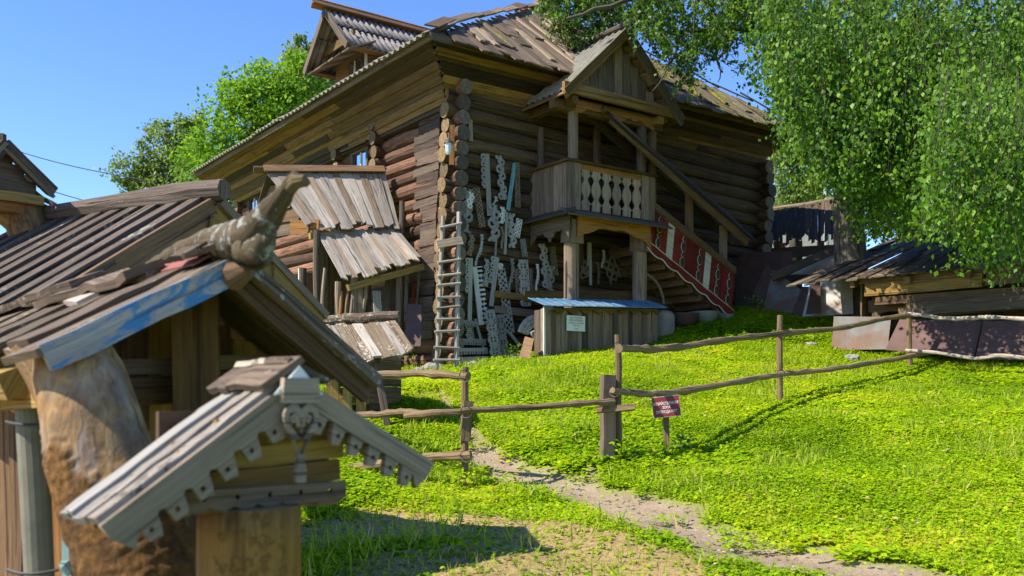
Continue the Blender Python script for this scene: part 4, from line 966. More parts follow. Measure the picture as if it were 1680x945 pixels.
plank('broad_rung', lA0.lerp(lA1, .80) - e + V((0, -.05, .02)), lB0.lerp(lB1, .80) + e + V((0, -.05, .04)), .12, .03, V((0, -1, .1)), M['pale'], ld)
# lantern
ln = empty('wall_lantern', P(737, 250, 14.5), 'small white glass lantern on a red board at the log corner', 'lantern')
plank('mount_board', P(741, 270, 14.56), P(742, 205, 14.56), .075, .025, V((.1, -1, 0)), M['orange'], ln)
lc = P(736, 243, 14.44)
MB().tube([lc + V((0, 0, q)) for q in (-.1, -.06, 0, .07)], [.03, .045, .052, .058], 8).build('glass_shade', M['lglass'], ln)
MB().tube([lc + V((0, 0, q)) for q in (.07, .09, .13, .17)], [.075, .07, .03, .012], 8).build('cap', M['wire'], ln)
MB().tube([lc + V((0, 0, .15)), lc + V((0, .02, .24)), lc + V((.02, .1, .26))], .009, 5).build('bracket', M['wire'], ln)

# ------------------------------------------------------------------ text
def text_mesh(s, size, pos, right, nrm, mat, name, parent, align='CENTER', sx=1.0):
    cu = bpy.data.curves.new(name, 'FONT'); cu.body = s; cu.size = size; cu.align_x = align; cu.align_y = 'CENTER'; cu.resolution_u = 2; cu.offset = size * .012
    t = bpy.data.objects.new(name, cu); COL.objects.link(t); bpy.context.view_layer.update()
    me = bpy.data.meshes.new_from_object(t.evaluated_get(bpy.context.evaluated_depsgraph_get()))
    bpy.data.objects.remove(t); bpy.data.curves.remove(cu)
    x = V(right).normalized(); z = V(nrm).normalized(); y = z.cross(x)
    for vv in me.vertices: c_ = vv.co.copy(); vv.co = x * (c_.x * sx) + y * c_.y
    me.materials.clear(); me.materials.append(mat)
    return link(bpy.data.objects.new(name, me), V(pos) + z * .003, parent)
# ------------------------------------------------------------------ kiosk under the balcony
KU = -1.32
kl, kr = wall_pt(893, 503, KU), wall_pt(1076, 505, KU)
kio = empty('plank_kiosk', V((kl.x, kl.y, gz(kl.x, kl.y))), 'low grey plank kiosk with blue tin roof under the balcony', 'kiosk')
NB = 22
for k in range(NB):
    c = kl.lerp(kr, (k + .5) / NB); g_ = gz(c.x, c.y) - .1
    plank('board', V((c.x, c.y, g_)) - EU * (.018 if k % 2 else 0), V((c.x, c.y, c.z - .04)) - EU * (.018 if k % 2 else 0), (kr - kl).length / NB * (1.06 if k % 2 else .98), .02, -EU, M['greydk'] if k % 3 == 1 else M['grey'], kio)
for k in range(2):
    c = kl + EU * (.06 + .13 * k); plank('side_board', V((c.x, c.y, gz(c.x, c.y) - .1)), V((c.x, c.y, c.z - .04)), .128, .02, -EV, M['greydk'], kio)
    c = kr + EU * (.06 + .13 * k); plank('side_board', V((c.x, c.y, gz(c.x, c.y) - .1)), V((c.x, c.y, c.z - .04)), .128, .02, EV, M['greydk'], kio)
for c in (kl - EU * .02 + EV * .05, kr - EU * .02 - EV * .04): plank('corner_post', V((c.x, c.y, gz(c.x, c.y) - .1)), V((c.x, c.y, c.z - .03)), .13, .09, -EU, M['grey'], kio)
plank('corner_strip', V((kl.x, kl.y, gz(kl.x, kl.y))) - EV * .02 - EU * .04, kl - EV * .02 - EU * .04, .03, .03, -EU, M['white'], kio)
pts = [kl - EU * .06 + V((0, 0, -.02)), kr - EU * .06 + V((0, 0, -.02))]
for i in range(61): s = 1 - i / 60; pts.append(kl.lerp(kr, s) - EU * .06 + V((0, 0, -.085 - .035 * math.cos(s * 2 * math.pi * 9))))
MB().poly(pts, -EU, .02).build('scalloped_trim', M['gold'], kio)
q0, q1 = kl - EV * .09 - EU * .16 + V((0, 0, .0)), kr + EV * .1 - EU * .16 + V((0, 0, .0))
bk = EU * .44 + V((0, 0, .15))
rb = MB(); nR = 15
for k in range(nR):      # standing-seam tin
    a, b_ = q0.lerp(q1, k / nR), q0.lerp(q1, (k + 1) / nR)
rb.poly([q0, q1, q1 + bk, q0 + bk], V((0, 0, 1)), .012)
ro = rb.build('tin_roof', M['bluemetal'], kio)
for k in range(nR + 1):
    a = q0.lerp(q1, k / nR) + V((0, 0, .008)); plank('seam', a, a + bk, .022, .012, V((0, 0, 1)), M['bluemetal'], ro, seg=1, rough=0)
MB().poly([q0 + V((0, 0, .004)), q0 + EV * .16 + V((0, 0, .004)), q0 + EV * .03 + V((0, 0, -.12))], -EU, .006).build('bent_corner', M['galv'], ro)
lbk = kl.lerp(kr, .5) + EU * .2; plank('ledge', kl + EU * .5 + V((0, 0, .2)), kr + EU * .5 + V((0, 0, .24)), .18, .05, -EU, M['gold'], kio)
tag(plank('spare_board', wall_pt(905, 489, -.62), wall_pt(1030, 486, -.62), .07, .04, -EU + V((0, 0, .5)), M['fretpale']), 'pale board lying behind the blue tin roof', 'board')
# wheel-like rim leaning behind the kiosk
o = MB().tube([wall_pt(1052, 500, -.9) + V((0, 0, 0)) + EV * (.55 * math.cos(t)) + V((0, 0, .55 * math.sin(t))) for t in [R(5 + 7 * i) for i in range(13)]], .025, 6).build('curved_rim', M['fretbrown'])
tag(o, 'curved dark toothed rim leaning by the far balcony post', 'rim')
# white notice on the kiosk
s0, s1 = wall_pt(930, 517, KU - .06), wall_pt(960, 544, KU - .06); sc0 = (s0 + s1) / 2; sw, sh = abs((s1 - s0).dot(EV)), s0.z - s1.z
ns = MB().box(sc0 - EV * sw / 2, sc0 + EV * sw / 2, sh, .012, -EU, seg=1).build('notice', M['paper'])
tag(ns, 'square pale notice with dark lettering on the kiosk front', 'sign')
for s_, sz, dy in (('ДОМ КУПЦОВ', .036, .085), ('КАМЧАТКИНЫХ', .036, .045), ('Старинные постройки', .028, .005), ('на Волге', .028, -.035), ('19 век', .028, -.085)):
    text_mesh(s_, sz, sc0 - EU * .0 + V((0, 0, dy)), EV, -EU, M['ink'], 'lettering', ns)

# ------------------------------------------------------------------ maroon no-entry sign
sg = ground_px(1093, 752); D = sg.y
sign = empty('maroon_sign', sg, 'small maroon sign with white capitals on a thin post in the grass', 'sign')
sn = V((-.28, -.96, .0)).normalized(); srt = V((0, 0, 1)).cross(sn) * -1
srt = V((.96, -.24, .11)).normalized()
plank('post', sg - V((0, 0, .1)), P(1092, 652, D + .02), .055, .03, sn, M['post'], sign)
c = P(1093, 667, D - .03); w_, h_ = 43 / F * D * 1.02, 33 / F * D
plank('board', c - srt * w_ / 2, c + srt * w_ / 2, h_, .014, sn, M['maroon'], sign, seg=1, rough=0)
plank('board_edge', c - srt * (w_ / 2 + .003) - sn * .001, c + srt * (w_ / 2 + .002) - sn * .001, h_ + .008, .012, sn, M['white'], sign, seg=1, rough=0)
for s_, sz, dy in (('ХОЗЯЙСТВЕННАЯ', .037, .030), ('ЗОНА', .037, -.008), ('ПРОХОДА НЕТ', .037, -.050)):
    upv = sn.cross(srt); text_mesh(s_, sz, c + upv * dy, srt, sn, M['letter'], 'lettering', sign, sx=.74)

# ------------------------------------------------------------------ fences
def crooked(pts, D, r, mt, name, parent, n=6, amp=.003):
    w = [P(x, y, d) for (x, y), d in zip(pts, D)]; out = []; ww = [w[0]] + w + [w[-1]]
    for q in range(1, len(ww) - 2):
        p0, p1, p2, p3 = ww[q - 1:q + 3]
        for i in range(n):
            t = i / n; out.append(.5 * ((2 * p1) + (p2 - p0) * t + (2 * p0 - 5 * p1 + 4 * p2 - p3) * t * t + (3 * p1 - p0 - 3 * p2 + p3) * t ** 3) + V((0, 0, random.gauss(0, amp))))
    out.append(w[-1]); rr = [r * random.uniform(.84, 1.1) * (1.18 if random.random() < .12 else 1) for _ in out]
    return pole(name, out, rr, M[mt], parent, sides=9, rough=.1)
def post_at(px, ytop, ybase, D, r, parent, name='post', mt='post', lean_=0):
    t_ = P(px, ytop, D); b_ = P(px - lean_, ybase, D); b_.z = min(b_.z, gz(b_.x, b_.y)) - .1
    return pole(name, wig(b_, t_, 4, .006), [r * 1.05, r, r, r * .97, r * .92], M[mt], parent, sides=9)
fl = empty('rail_fence', P(762, 808, 8.2), 'rough pole fence left of the gap, beside the lichen-roofed hut', 'fence')
post_at(763, 602, 808, 8.2, .034, fl)
plank('upright_board', P(765, 724, 8.12), P(771, 658, 8.14), .085, .04, V((.2, -1, 0)), M['post'], fl, rough=.01, seg=4)
crooked([(545, 616), (620, 615), (700, 613), (768, 618)], [9.3, 8.9, 8.5, 8.15], .034, 'rail', 'rail', fl)
crooked([(565, 683), (620, 680), (665, 676), (715, 681)], [9.2, 8.9, 8.7, 8.45], .034, 'rail', 'rail', fl)
crooked([(560, 770), (640, 760), (700, 752), (773, 747)], [8.6, 8.4, 8.2, 8.1], .042, 'rail', 'rail', fl)
gb = crooked([(664, 683), (740, 676), (830, 671), (930, 664), (1008, 659)], [8.25, 8.1, 8.2, 8.4, 8.55], .03, 'rail', 'gate_bar', None)
tag(gb, 'single straight pole barring the gap where the path passes', 'gate bar')
fr = empty('rail_fence', P(1000, 755, 8.7), 'crooked pole fence climbing the grass slope from gate post to shed', 'fence')
gpb = P(1000, 757, 8.66); plank('gate_post', gpb - V((0, 0, .15)), P(1001, 615, 8.66), .115, .11, V((.25, -1, 0)), M['greydk'], fr, rough=.006, seg=5, jag=.02)
post_at(1013, 549, 700, 8.8, .034, fr)
post_at(1280, 517, 660, 11.5, .036, fr); post_at(1491, 491, 604, 14.2, .04, fr, lean_=-3)
plank('stub_board', P(978, 671, 8.55), P(1042, 667, 8.5), .055, .05, V((.1, -1, .3)), M['rail'], fr)
crooked([(1016, 571), (1060, 573), (1110, 570), (1180, 559), (1280, 548), (1380, 538), (1440, 525), (1500, 516)], [8.75, 9.2, 9.6, 10.4, 11.45, 12.6, 13.4, 14.15], .036, 'rail', 'rail', fr)
crooked([(1004, 641), (1060, 646), (1110, 643), (1200, 628), (1280, 614), (1360, 606), (1450, 592), (1525, 578)], [8.6, 9.1, 9.5, 10.5, 11.4, 12.3, 13.4, 14.3], .036, 'rail', 'rail', fr)
crooked([(1482, 514), (1510, 517), (1560, 523), (1620, 521), (1700, 524)], [14.1, 13.95, 13.6, 13.2, 12.6], .03, 'birchpole', 'rail', fr)
crooked([(1486, 575), (1540, 579), (1600, 588), (1640, 583), (1700, 590)], [14.1, 13.7, 13.3, 13.0, 12.6], .028, 'birchpole', 'rail', fr)
def tie(px, py, D, r, parent):
    c = P(px, py, D); MB().tube([c + V((r * math.cos(t), .015 * math.sin(t * 2) - r * .9 * abs(math.sin(t)), r * math.sin(t))) for t in [2 * math.pi * i / 12 for i in range(13)]], .004, 4).build('wire_tie', M['wire'], parent)
for a in ((763, 617, 8.13, .05), (765, 676, 8.1, .05), (765, 748, 8.08, .05)): tie(*a, fl)
for a in ((1013, 571, 8.74, .05), (1008, 642, 8.6, .05), (1280, 548, 11.42, .055), (1280, 614, 11.36, .055), (1491, 517, 14.1, .06), (1493, 584, 14.1, .06)): tie(*a, fr)
for lb, pts, D, mt in (('pale crooked pole on the ground before the rusty sheets', [(1394, 571), (1430, 574), (1475, 580)], [15.2, 14.8, 14.4], 'birchpole'),
                       ('reddish pole lying along the foot of the rusty sheets', [(1520, 586), (1580, 592), (1630, 597), (1690, 600)], [14.1, 13.7, 13.3, 12.9], 'rail')):
    w = [ground_px(x, y) + V((0, 0, .06)) for x, y in pts]; tag(pole('ground_pole', w, .045, M[mt]), lb, 'pole', 'poles lying by the shed')

# ------------------------------------------------------------------ lichen-roofed hut
hut = empty('log_hut', P(575, 672, 10.4), 'small squat hut with lichen-covered plank roof behind the pole fence', 'hut')
h0, h1, h2, h3 = P(486, 533, 10.9), P(646, 527, 10.5), P(590, 592, 9.75), P(680, 576, 9.85)
h2b = P(520, 606, 9.9)
fan(hut, h0, h1, h2b, h3, 12, [M['lichen'], M['silver'], M['lichen']], jag=.04)
fan(hut, h0, h1, h0 + V((-.2, .75, -.5)), h1 + V((-.1, .75, -.5)), 8, M['mossy'])
pole('ridge_log', wig(h0 + V((-.05, 0, .05)), h0.lerp(h1, .55) + V((0, 0, .05)), 3, .01), .05, M['lichen'], hut); pole('ridge_log', wig(h0.lerp(h1, .5) + V((0, -.02, .06)), h1 + V((.06, 0, .06)), 3, .01), .055, M['lichen'], hut)
for k in range(7):
    a, b_ = P(535, 585 + 14 * k, 10.1), P(606, 585 + 14 * k, 10.15); plank('wall_board', a, b_, .088, .1, V((.1, -1, 0)), M['yellow'] if k % 3 else M['brown'], hut, rough=.008)
    plank('wall_board', b_, b_ + V((.25, .8, 0)), .088, .05, V((1, -.3, 0)), M['brown'], hut)
for k in range(3):
    a = P(548 + 22 * k, 605, 10.02); plank('carved_upright', V((a.x, a.y, gz(a.x, a.y) - .05)), a, .11, .04, V((.1, -1, 0)), M['yellow'], hut, taper=.8)
a = P(640, 672, 9.8); plank('leg', V((a.x, a.y, gz(a.x, a.y) - .1)), P(617, 588, 10.0), .07, .05, V((.3, -1, 0)), M['greydk'], hut)

# ------------------------------------------------------------------ gabled plank shed at the left
G1 = V((-1.73, 5.4, 1.12)); r1 = V((-.87, .49, 0)).normalized(); g1 = V((.49, .87, 0)).normalized()
sh = empty('gabled_shed', V((-2.3, 5.6, gz(-2.3, 5.6))), 'low gabled shed with long weathered plank roof and yellow boarded gable', 'shed')
fr0 = -.05
def gp(t, s, dz=0): return G1 + g1 * t + r1 * s + V((0, 0, -.64 * abs(t) + dz))
fan(sh, gp(0, fr0), gp(0, 1.75), gp(-1.5, fr0), gp(-1.5, 1.75), 21, [M['shedroof'], M['shedroof'], M['roofplank'], M['shedroof']], jag=.04, lapw=1.02, lift_=.028)
fan(sh, gp(0, fr0), gp(0, 1.75), gp(.87, fr0), gp(.87, 1.75), 11, M['mossy'])
pole('ridge_log', [gp(0, fr0 - .07, .05), gp(0, .1, .062), gp(0, .3, .055), gp(0, .7, .066), gp(0, 1.0, .055), gp(0, 1.4, .064), gp(0, 1.85, .06)], [.055, .062, .068, .058, .064, .057, .052], M['shedroof'], sh, sides=8, flat=.9, rough=.12)
plank('barge_board', gp(0, fr0 + .0, -.05), gp(-1.5, fr0, -.05), .12, .03, -r1, M['brown'], sh); plank('barge_board', gp(0, fr0, -.04), gp(.9, fr0, -.04), .13, .03, -r1, M['yellow'], sh)
plank('barge_board', gp(.02, fr0 - .035, .0), gp(.93, fr0 - .035, .0), .05, .03, -r1, M['mossy'], sh)
plank('inner_barge', gp(0, .02, -.16), gp(.8, .02, -.16), .12, .03, -r1, M['yellow'], sh); plank('inner_barge', gp(0, .02, -.16), gp(-1.3, .02, -.16), .12, .03, -r1, M['yellow'], sh)
for k in range(17):
    t_ = -1.25 + .125 * k
    if t_ < .78: plank('gable_board', gp(t_, .08, 0) * 1 + V((0, 0, -1.9 + .64 * abs(t_) * 1.0)), gp(t_, .08, -.1), .122, .025, -r1, M['yellow'] if k % 3 else M['gold'], sh)
for k in range(12):
    c = gp(-1.2, .1 + .14 * k); plank('side_board', V((c.x, c.y, gz(c.x, c.y) - .1)), c + V((0, 0, -.02)), .135, .025, -g1, M['brown'] if k % 2 else M['greydk'], sh)
# trefoil pendant at the peak
tp = gp(-.03, fr0 - .04, -.2); b = MB(); pts = []
for i in range(28):
    a = 2 * math.pi * i / 28; r_ = .075 * (1 + .38 * math.cos(3 * (a - math.pi / 2))); pts.append(tp + g1 * (r_ * .8 * math.cos(a)) + V((0, 0, r_ * 1.25 * math.sin(a))))
b.poly(pts, -r1, .025).build('trefoil_pendant', M['yellow'], sh)
pts = []        # scalloped verge end on the right rake
for i in range(13):
    t_ = .45 + .45 * i / 12; pts.append(gp(t_, fr0 - .02, -.03))
for i in range(13):
    t_ = .9 - .45 * i / 12; pts.append(gp(t_, fr0 - .02, -.16 - .06 * abs(math.sin(i / 12 * math.pi * 2)) * (i > 0)))
MB().poly(pts, -r1, .02).build('scalloped_verge', M['yellow'], sh)

# ------------------------------------------------------------------ shelter with the carved ridge beast
Pk = V((-.939, 3.2, .464)); r2 = V((-.687, .727, 0)).normalized(); LW = V((-.437, -.413, -.33)); RWv = V((.407, .385, -.395))
wl = empty('carved_ridge_shelter', V((-1.3, 3.3, gz(-1.3, 3.3))), 'tumbledown open shelter with blue-flaked barge board and bark-clad leaning trunk', 'shelter')
def wp(a, s, dz=0): return Pk + (LW * -a if a < 0 else RWv * a) + r2 * s + V((0, 0, dz))
for k in range(13):
    s = .07 + .17 * k; mt = ['mossy', 'roofplank', 'grey', 'lichen'][k % 4]; l = random.uniform(.9, 1.12)
    plank('roof_plank', wp(-.04, s + random.uniform(-.03, .03), .02 + .02 * (k % 2)), wp(-l, s + random.uniform(-.03, .03), .02 + .02 * (k % 2)), .185, .025, V((-.3, -.3, 1)), M[mt], wl, seg=6, rough=.012, jag=.03)
    plank('roof_plank', wp(.04, s, .02 + .015 * (k % 2)), wp(1.04, s, .02 + .015 * (k % 2)), .175, .025, V((.4, .4, 1)), M['mossy' if k % 2 else 'greydk'], wl, seg=4, rough=.008)
for k, (s0, s1, a, mt) in enumerate(((.35, 1.5, -.2, 'lichen'), (.3, 1.2, -.32, 'roofplank'), (.9, 2.1, -.3, 'mossy'))):      # loose pieces thrown along the ridge
    plank('loose_board', wp(a, s0, .07 + .02 * k), wp(a - .1, s1, .08), .14, .03, V((-.3, -.3, 1)), M[mt], wl, seg=8, rough=.022, jag=.04)
MB().poly([wp(-.42, .55, .055), wp(-.32, .95, .07), wp(-.42, 1.0, .055), wp(-.52, .6, .05)], V((-.3, -.3, 1)), .02).build('pale_scrap', M['birchpole'], wl)
MB().poly([wp(-.02, .02, .06), wp(-.02, .55, .075), wp(-.22, .6, .05), wp(-.2, .05, .045)], V((-.3, -.3, 1)), .006).build('red_tin_strip', M['redmetal'], wl)
MB().poly([wp(-.6, 1.55, .06), wp(-.45, 1.9, .07), wp(-.7, 2.0, .05), wp(-.85, 1.6, .05)], V((-.3, -.3, 1)), .006).build('red_tin_strip', M['redmetal'], wl)
plank('blue_barge_board', wp(.06, -.05, .01), wp(-1.02, -.05, -.02), .085, .025, -r2, M['bluepaint'], wl, seg=6)
plank('barge_board', wp(-.0, -.02, .015), wp(1.06, -.02, .015), .05, .03, -r2 + V((0, 0, .4)), M['lichen'], wl, seg=6, rough=.006)
plank('barge_board', wp(.0, .02, -.05), wp(1.02, .02, -.05), .08, .03, -r2, M['brown'], wl, seg=4)
MB().box(P(320, 760, 3.35), P(320, 482, 3.35), .155, .13, V((.25, -1, 0)), seg=5, rough=.003).build('square_post', M['gold'], wl)
MB().box(P(320, 482, 3.37), P(305, 405, 3.37), .1, .08, V((.25, -1, 0)), seg=2).build('king_post', M['grey'], wl)
for k, (y_, mt) in enumerate(((605, 'greydk'), (632, 'brown'), (655, 'gold'))):
    plank('cross_beam', P(165, y_, 3.25), P(440, y_ - 12, 3.75), .055, .08, V((.5, -.8, 0)), M[mt], wl)
plank('eave_beam', wp(-.95, .45, -.06), wp(-.95, 2.2, -.06), .1, .09, V((-.3, -.3, 1)), M['yellow'], wl)
plank('side_beam', P(-10, 648, 3.5), P(60, 642, 3.1), .11, .08, V((-.5, -.8, 0)), M['yellow'], wl)
bw = V((.73, .69, 0)); wc = Pk + r2 * .55
for k in range(2, 9):     # boarded back
    c = wc + bw * (-.46 + .112 * k); top = .40 - .55 * abs(-.46 + .112 * k); plank('back_board', V((c.x, c.y, -1.5)), V((c.x, c.y, top)), .108, .025, -r2, M['yellow'] if k % 3 == 1 else M['brown'], wl)
# leaning trunk with torn bark
ts = [P(122, 588, 2.97), P(130, 615, 2.95), P(150, 690, 2.92), P(178, 780, 2.9), P(205, 860, 2.88), P(240, 960, 2.86), P(290, 1150, 2.84), P(330, 1420, 2.8)]
def barkf(q, f):
    n_ = mn.noise(V((q.x * 5.5 + 3, q.y * 5.5, q.z * 3.2))) + .45 * mn.noise(V((q.x * 17, q.y * 17, q.z * 10)))
    return max(0, min(1, (.11 * n_ + .05 * mn.noise(q * 40) + f - .27 - (q.x + 1.36 - f * .6) * .9) * 22))
organic('leaning_trunk', ts, [.118, .134, .146, .152, .158, .168, .18, .2], 90, 260, .005, 9, M['torntrunk'], wl, barkf)
MB().tube([P(28, 575, 3.02), P(58, 605, 3.0), P(95, 655, 2.96)], [.03, .045, .06], 9, rough=.1).build('fork_stub', M['trunk'], wl)
# row of uprights on the left side
for k, (px, y0, D, w, mt, nm) in enumerate(((4, 655, 3.9, .09, 'brown', 'upright_board'), (22, 655, 3.75, .05, 'brown', 'upright_board'), (38, 660, 3.6, .05, 'greydk', 'upright_board'), (92, 690, 3.3, .05, 'orange', 'upright_board'),
                                            (103, 700, 3.25, .04, 'greenpaint', 'turned_board'), (122, 740, 3.2, .06, 'redmetal', 'upright_board'), (137, 750, 3.15, .045, 'greenpaint', 'upright_board'), (147, 790, 3.1, .04, 'gold', 'upright_board'))):
    a = P(px, y0, D); c = P(px + (12 if px < 30 else 22), 1000, D); plank(nm, V((c.x, c.y, gz(c.x, c.y) - .1)), a, w, .03, V((-.3, -1, 0)), M[mt], wl, seg=5, rough=.006)
pole('grey_pipe', [P(50, 668, 3.42), P(58, 800, 3.42), P(66, 960, 3.42), P(80, 1300, 3.42)], .052, M['pipe'], wl, sides=16, rough=.005)
for (px, py) in ((62, 692), (64, 932)): MB().tube([P(px - 45, py, 3.3) + V((.012 * i, -.03 - .03 * math.sin(i / 15 * math.pi), -.01 * math.sin(i / 15 * math.pi))) for i in range(16)], .006, 5).build('wire_tie', M['wire'], wl)
for (px, py) in ((96, 795), (108, 925)): MB().tube([P(px - 8, py, 3.2), P(px, py + 2, 3.2), P(px + 10, py + 14, 3.2)], [.012, .022, .018], 7).build('turned_knob', M['greenpaint'], wl)
# carved beast ridge
bs_ = empty('carved_ridge_beast', wp(0, .2, .05), 'lichen-spotted carved beast head rearing from the log on the shelter ridge', 'carving')
path_b = [P(250, 440, 3.55), P(300, 415, 3.40), P(345, 402, 3.26), P(388, 396, 3.15), P(418, 385, 3.08), P(437, 358, 3.03), P(455, 332, 3.0), P(472, 310, 2.98), P(484, 296, 2.97), P(493, 290, 2.965)]
organic('ridge_log_and_neck', path_b, [.03, .042, .055, .067, .067, .048, .034, .027, .024, .019], 40, 140, .006, 24, M['beast'], bs_)
organic('chest', [P(392, 402, 3.1), P(404, 412, 3.08), P(418, 416, 3.06), P(433, 395, 3.04), P(446, 358, 3.02)], [.03, .055, .058, .04, .016], 32, 60, .006, 24, M['beast'], bs_)
MB().tube([P(470, 314, 2.98), P(484, 298, 2.96), P(499, 296, 2.955), P(506, 303, 2.955)], [.018, .024, .02, .01], 12, rough=.1).build('head', M['beast'], bs_)
MB().tube([P(480, 292, 2.975), P(483, 284, 2.975), P(487, 280, 2.975)], [.014, .011, .005], 7).build('ear', M['beast'], bs_)
for (px, py, k) in ((330, 400, .1), (350, 392, .08), (310, 408, .1)): MB().box(P(px - 25, py + 8, 3.22), P(px + 20, py - 6, 3.16), k, .02, V((-.2, -.5, 1)), seg=4, rough=.012, jag=.03).build('bark_flake', M['mossy'], bs_)
pole('hanging_knot', [P(352, 448, 3.2), P(385, 452, 3.15), P(408, 440, 3.12)], [.03, .05, .03], M['brown'], bs_)

# ------------------------------------------------------------------ nearest bird house on its stump
stp_ = empty('tree_stump', V((-.71, 2.5, gz(-.71, 2.5))), 'thick orange-brown stump carrying the fretted bird house', 'stump')
sx_, sy_ = -.70, 2.52
MB().tube([V((sx_ - .01, sy_, -1.55)), V((sx_, sy_, -1.0)), V((sx_, sy_, -.6)), V((sx_, sy_, -.38)), V((sx_, sy_, -.29))], [.16, .145, .138, .135, .134], 30, rough=.012, mcap=1).build('trunk', [M['stump'], M['logend']], stp_, smooth=True)
bh = empty('bird_house', V((sx_, sy_, -.29)), 'grey gabled bird house with heart fretwork on the stump', 'bird house')
F0 = V((-.598, 2.5, .052)); FL = F0 + (P(151, 859, 2.2) - F0) / 1.06; FRt = F0 + (P(690, 757, 2.83) - F0) / 1.06
gd = (V((FRt.x, FRt.y, 0)) - V((FL.x, FL.y, 0))).normalized(); rd = V((-.60, .80, 0)); fn = V((gd.y, -gd.x, 0))          # rd runs back along the ridge
NL = (FL - F0).cross(rd); NL = NL if NL.z > 0 else -NL; NR = (FRt - F0).cross(rd); NR = NR if NR.z > 0 else -NR; NL.normalize(); NR.normalize()
s = -.035
for k, (w, mt) in enumerate(((.06, 'weath'), (.03, 'greydk'), (.05, 'weath'), (.075, 'fret'), (.08, 'fret'), (.06, 'fret'))):  # rear planks greyer: the shelter's shadow is put into their colour
    s += w / 2; o = NL * (.012 * (k % 2 == 0))
    plank('roof_plank', F0 + rd * s + o, F0 + (FL - F0) * 1.06 + rd * s + o, w * .99, .02, NL, M[mt], bh, seg=12, rough=.005, jag=.012)
    plank('roof_plank', F0 + rd * s + NR * .01, F0 + (FRt - F0) * 1.06 + rd * s + NR * .01, w * .99, .02, NR, M['mossy'], bh, seg=5, rough=.003)
    s += w / 2
RC = F0 + V((0, 0, .045))
plank('ridge_cap', RC + rd * -.06 + (FL - F0).normalized() * .05, RC + rd * .2 + (FL - F0).normalized() * .05, .13, .018, NL, M['roofplank'], bh, seg=4, rough=.005, jag=.012)
plank('ridge_cap', RC + rd * .19 + (FL - F0).normalized() * .055 - NL * .004, RC + rd * .34 + (FL - F0).normalized() * .055 - NL * .004, .13, .018, NL, M['greydk'], bh, seg=4, rough=.005)  # rear part of the cap, its shade put into darker wood
plank('ridge_cap', RC + rd * -.06 + (FRt - F0).normalized() * .05, RC + rd * .33 + (FRt - F0).normalized() * .05, .12, .018, NR, M['lichen'], bh, seg=4, rough=.005, jag=.012)
def bz(ct, n=10):
    out = []
    for (a, b_, c_, d) in ct:
        for i in range(n):
            t = i / n; out.append(tuple(a[q] * (1 - t) ** 3 + 3 * b_[q] * t * (1 - t) ** 2 + 3 * c_[q] * t * t * (1 - t) + d[q] * t ** 3 for q in (0, 1)))
    return out
def cut_mesh(name, outers, holes, org, x, y, t, mat, parent):
    """flat sawn shape with holes, filled by a 2-D curve and turned into a mesh"""
    cu = bpy.data.curves.new(name, 'CURVE'); cu.dimensions = '2D'; cu.fill_mode = 'BOTH'; cu.extrude = t / 2
    for pl in list(outers) + list(holes):
        sp_ = cu.splines.new('POLY'); sp_.points.add(len(pl) - 1)
        for q, (a, b_) in zip(sp_.points, pl): q.co = (a, b_, 0, 1)
        sp_.use_cyclic_u = True
    t_ = bpy.data.objects.new(name, cu); COL.objects.link(t_); bpy.context.view_layer.update()
    me = bpy.data.meshes.new_from_object(t_.evaluated_get(bpy.context.evaluated_depsgraph_get())); bpy.data.objects.remove(t_); bpy.data.curves.remove(cu)
    x, y = V(x), V(y); z = x.cross(y)
    uvs = [(v_.co.x, v_.co.y) for v_ in me.vertices]
    for v_ in me.vertices: c_ = v_.co.copy(); v_.co = x * c_.x + y * c_.y + z * c_.z
    while me.uv_layers: me.uv_layers.remove(me.uv_layers[0])
    ul = me.uv_layers.new(name='UVMap')
    for lp in me.loops: ul.data[lp.index].uv = uvs[lp.vertex_index]
    me.materials.clear(); me.materials.append(mat)
    return link(bpy.data.objects.new(name, me), V(org), parent)
def circ(cx, cy, r, n=14): return [(cx + r * math.cos(2 * math.pi * i / n), cy + r * math.sin(2 * math.pi * i / n)) for i in range(n)]
def rake(foot, nm):
    d = (foot - F0); L_ = d.length; d = d / L_; dn = fn.cross(d); dn = dn if dn.z < 0 else -dn      # dn: down within the gable plane
    n_ = 6; outl = [(.02, -.012), (L_ * 1.05, -.012), (L_ * 1.05, .03), (L_ * 1.0, .085)]; hol = []
    for k in range(n_):
        x1 = L_ * .96 - k * L_ * .135; x0 = x1 - L_ * .135
        if x0 < .06: break
        outl += [(x1 - .012, .05), (x1 - .012, .092), (x0 + .03, .1), (x0 + .018, .072), (x0 + .012, .05), (x0 + .004, .044)]; hol.append(circ((x0 + x1) / 2 + .006, .07, .007, 10))
    outl += [(.05, .11), (.02, .09)]
    return cut_mesh('fretted_barge', [outl], hol, F0 + fn * .055 - V((0, 0, .012)), d, dn, .02, M['fret2'], bh)
rake(FL, 'l'); rake(FRt, 'r')
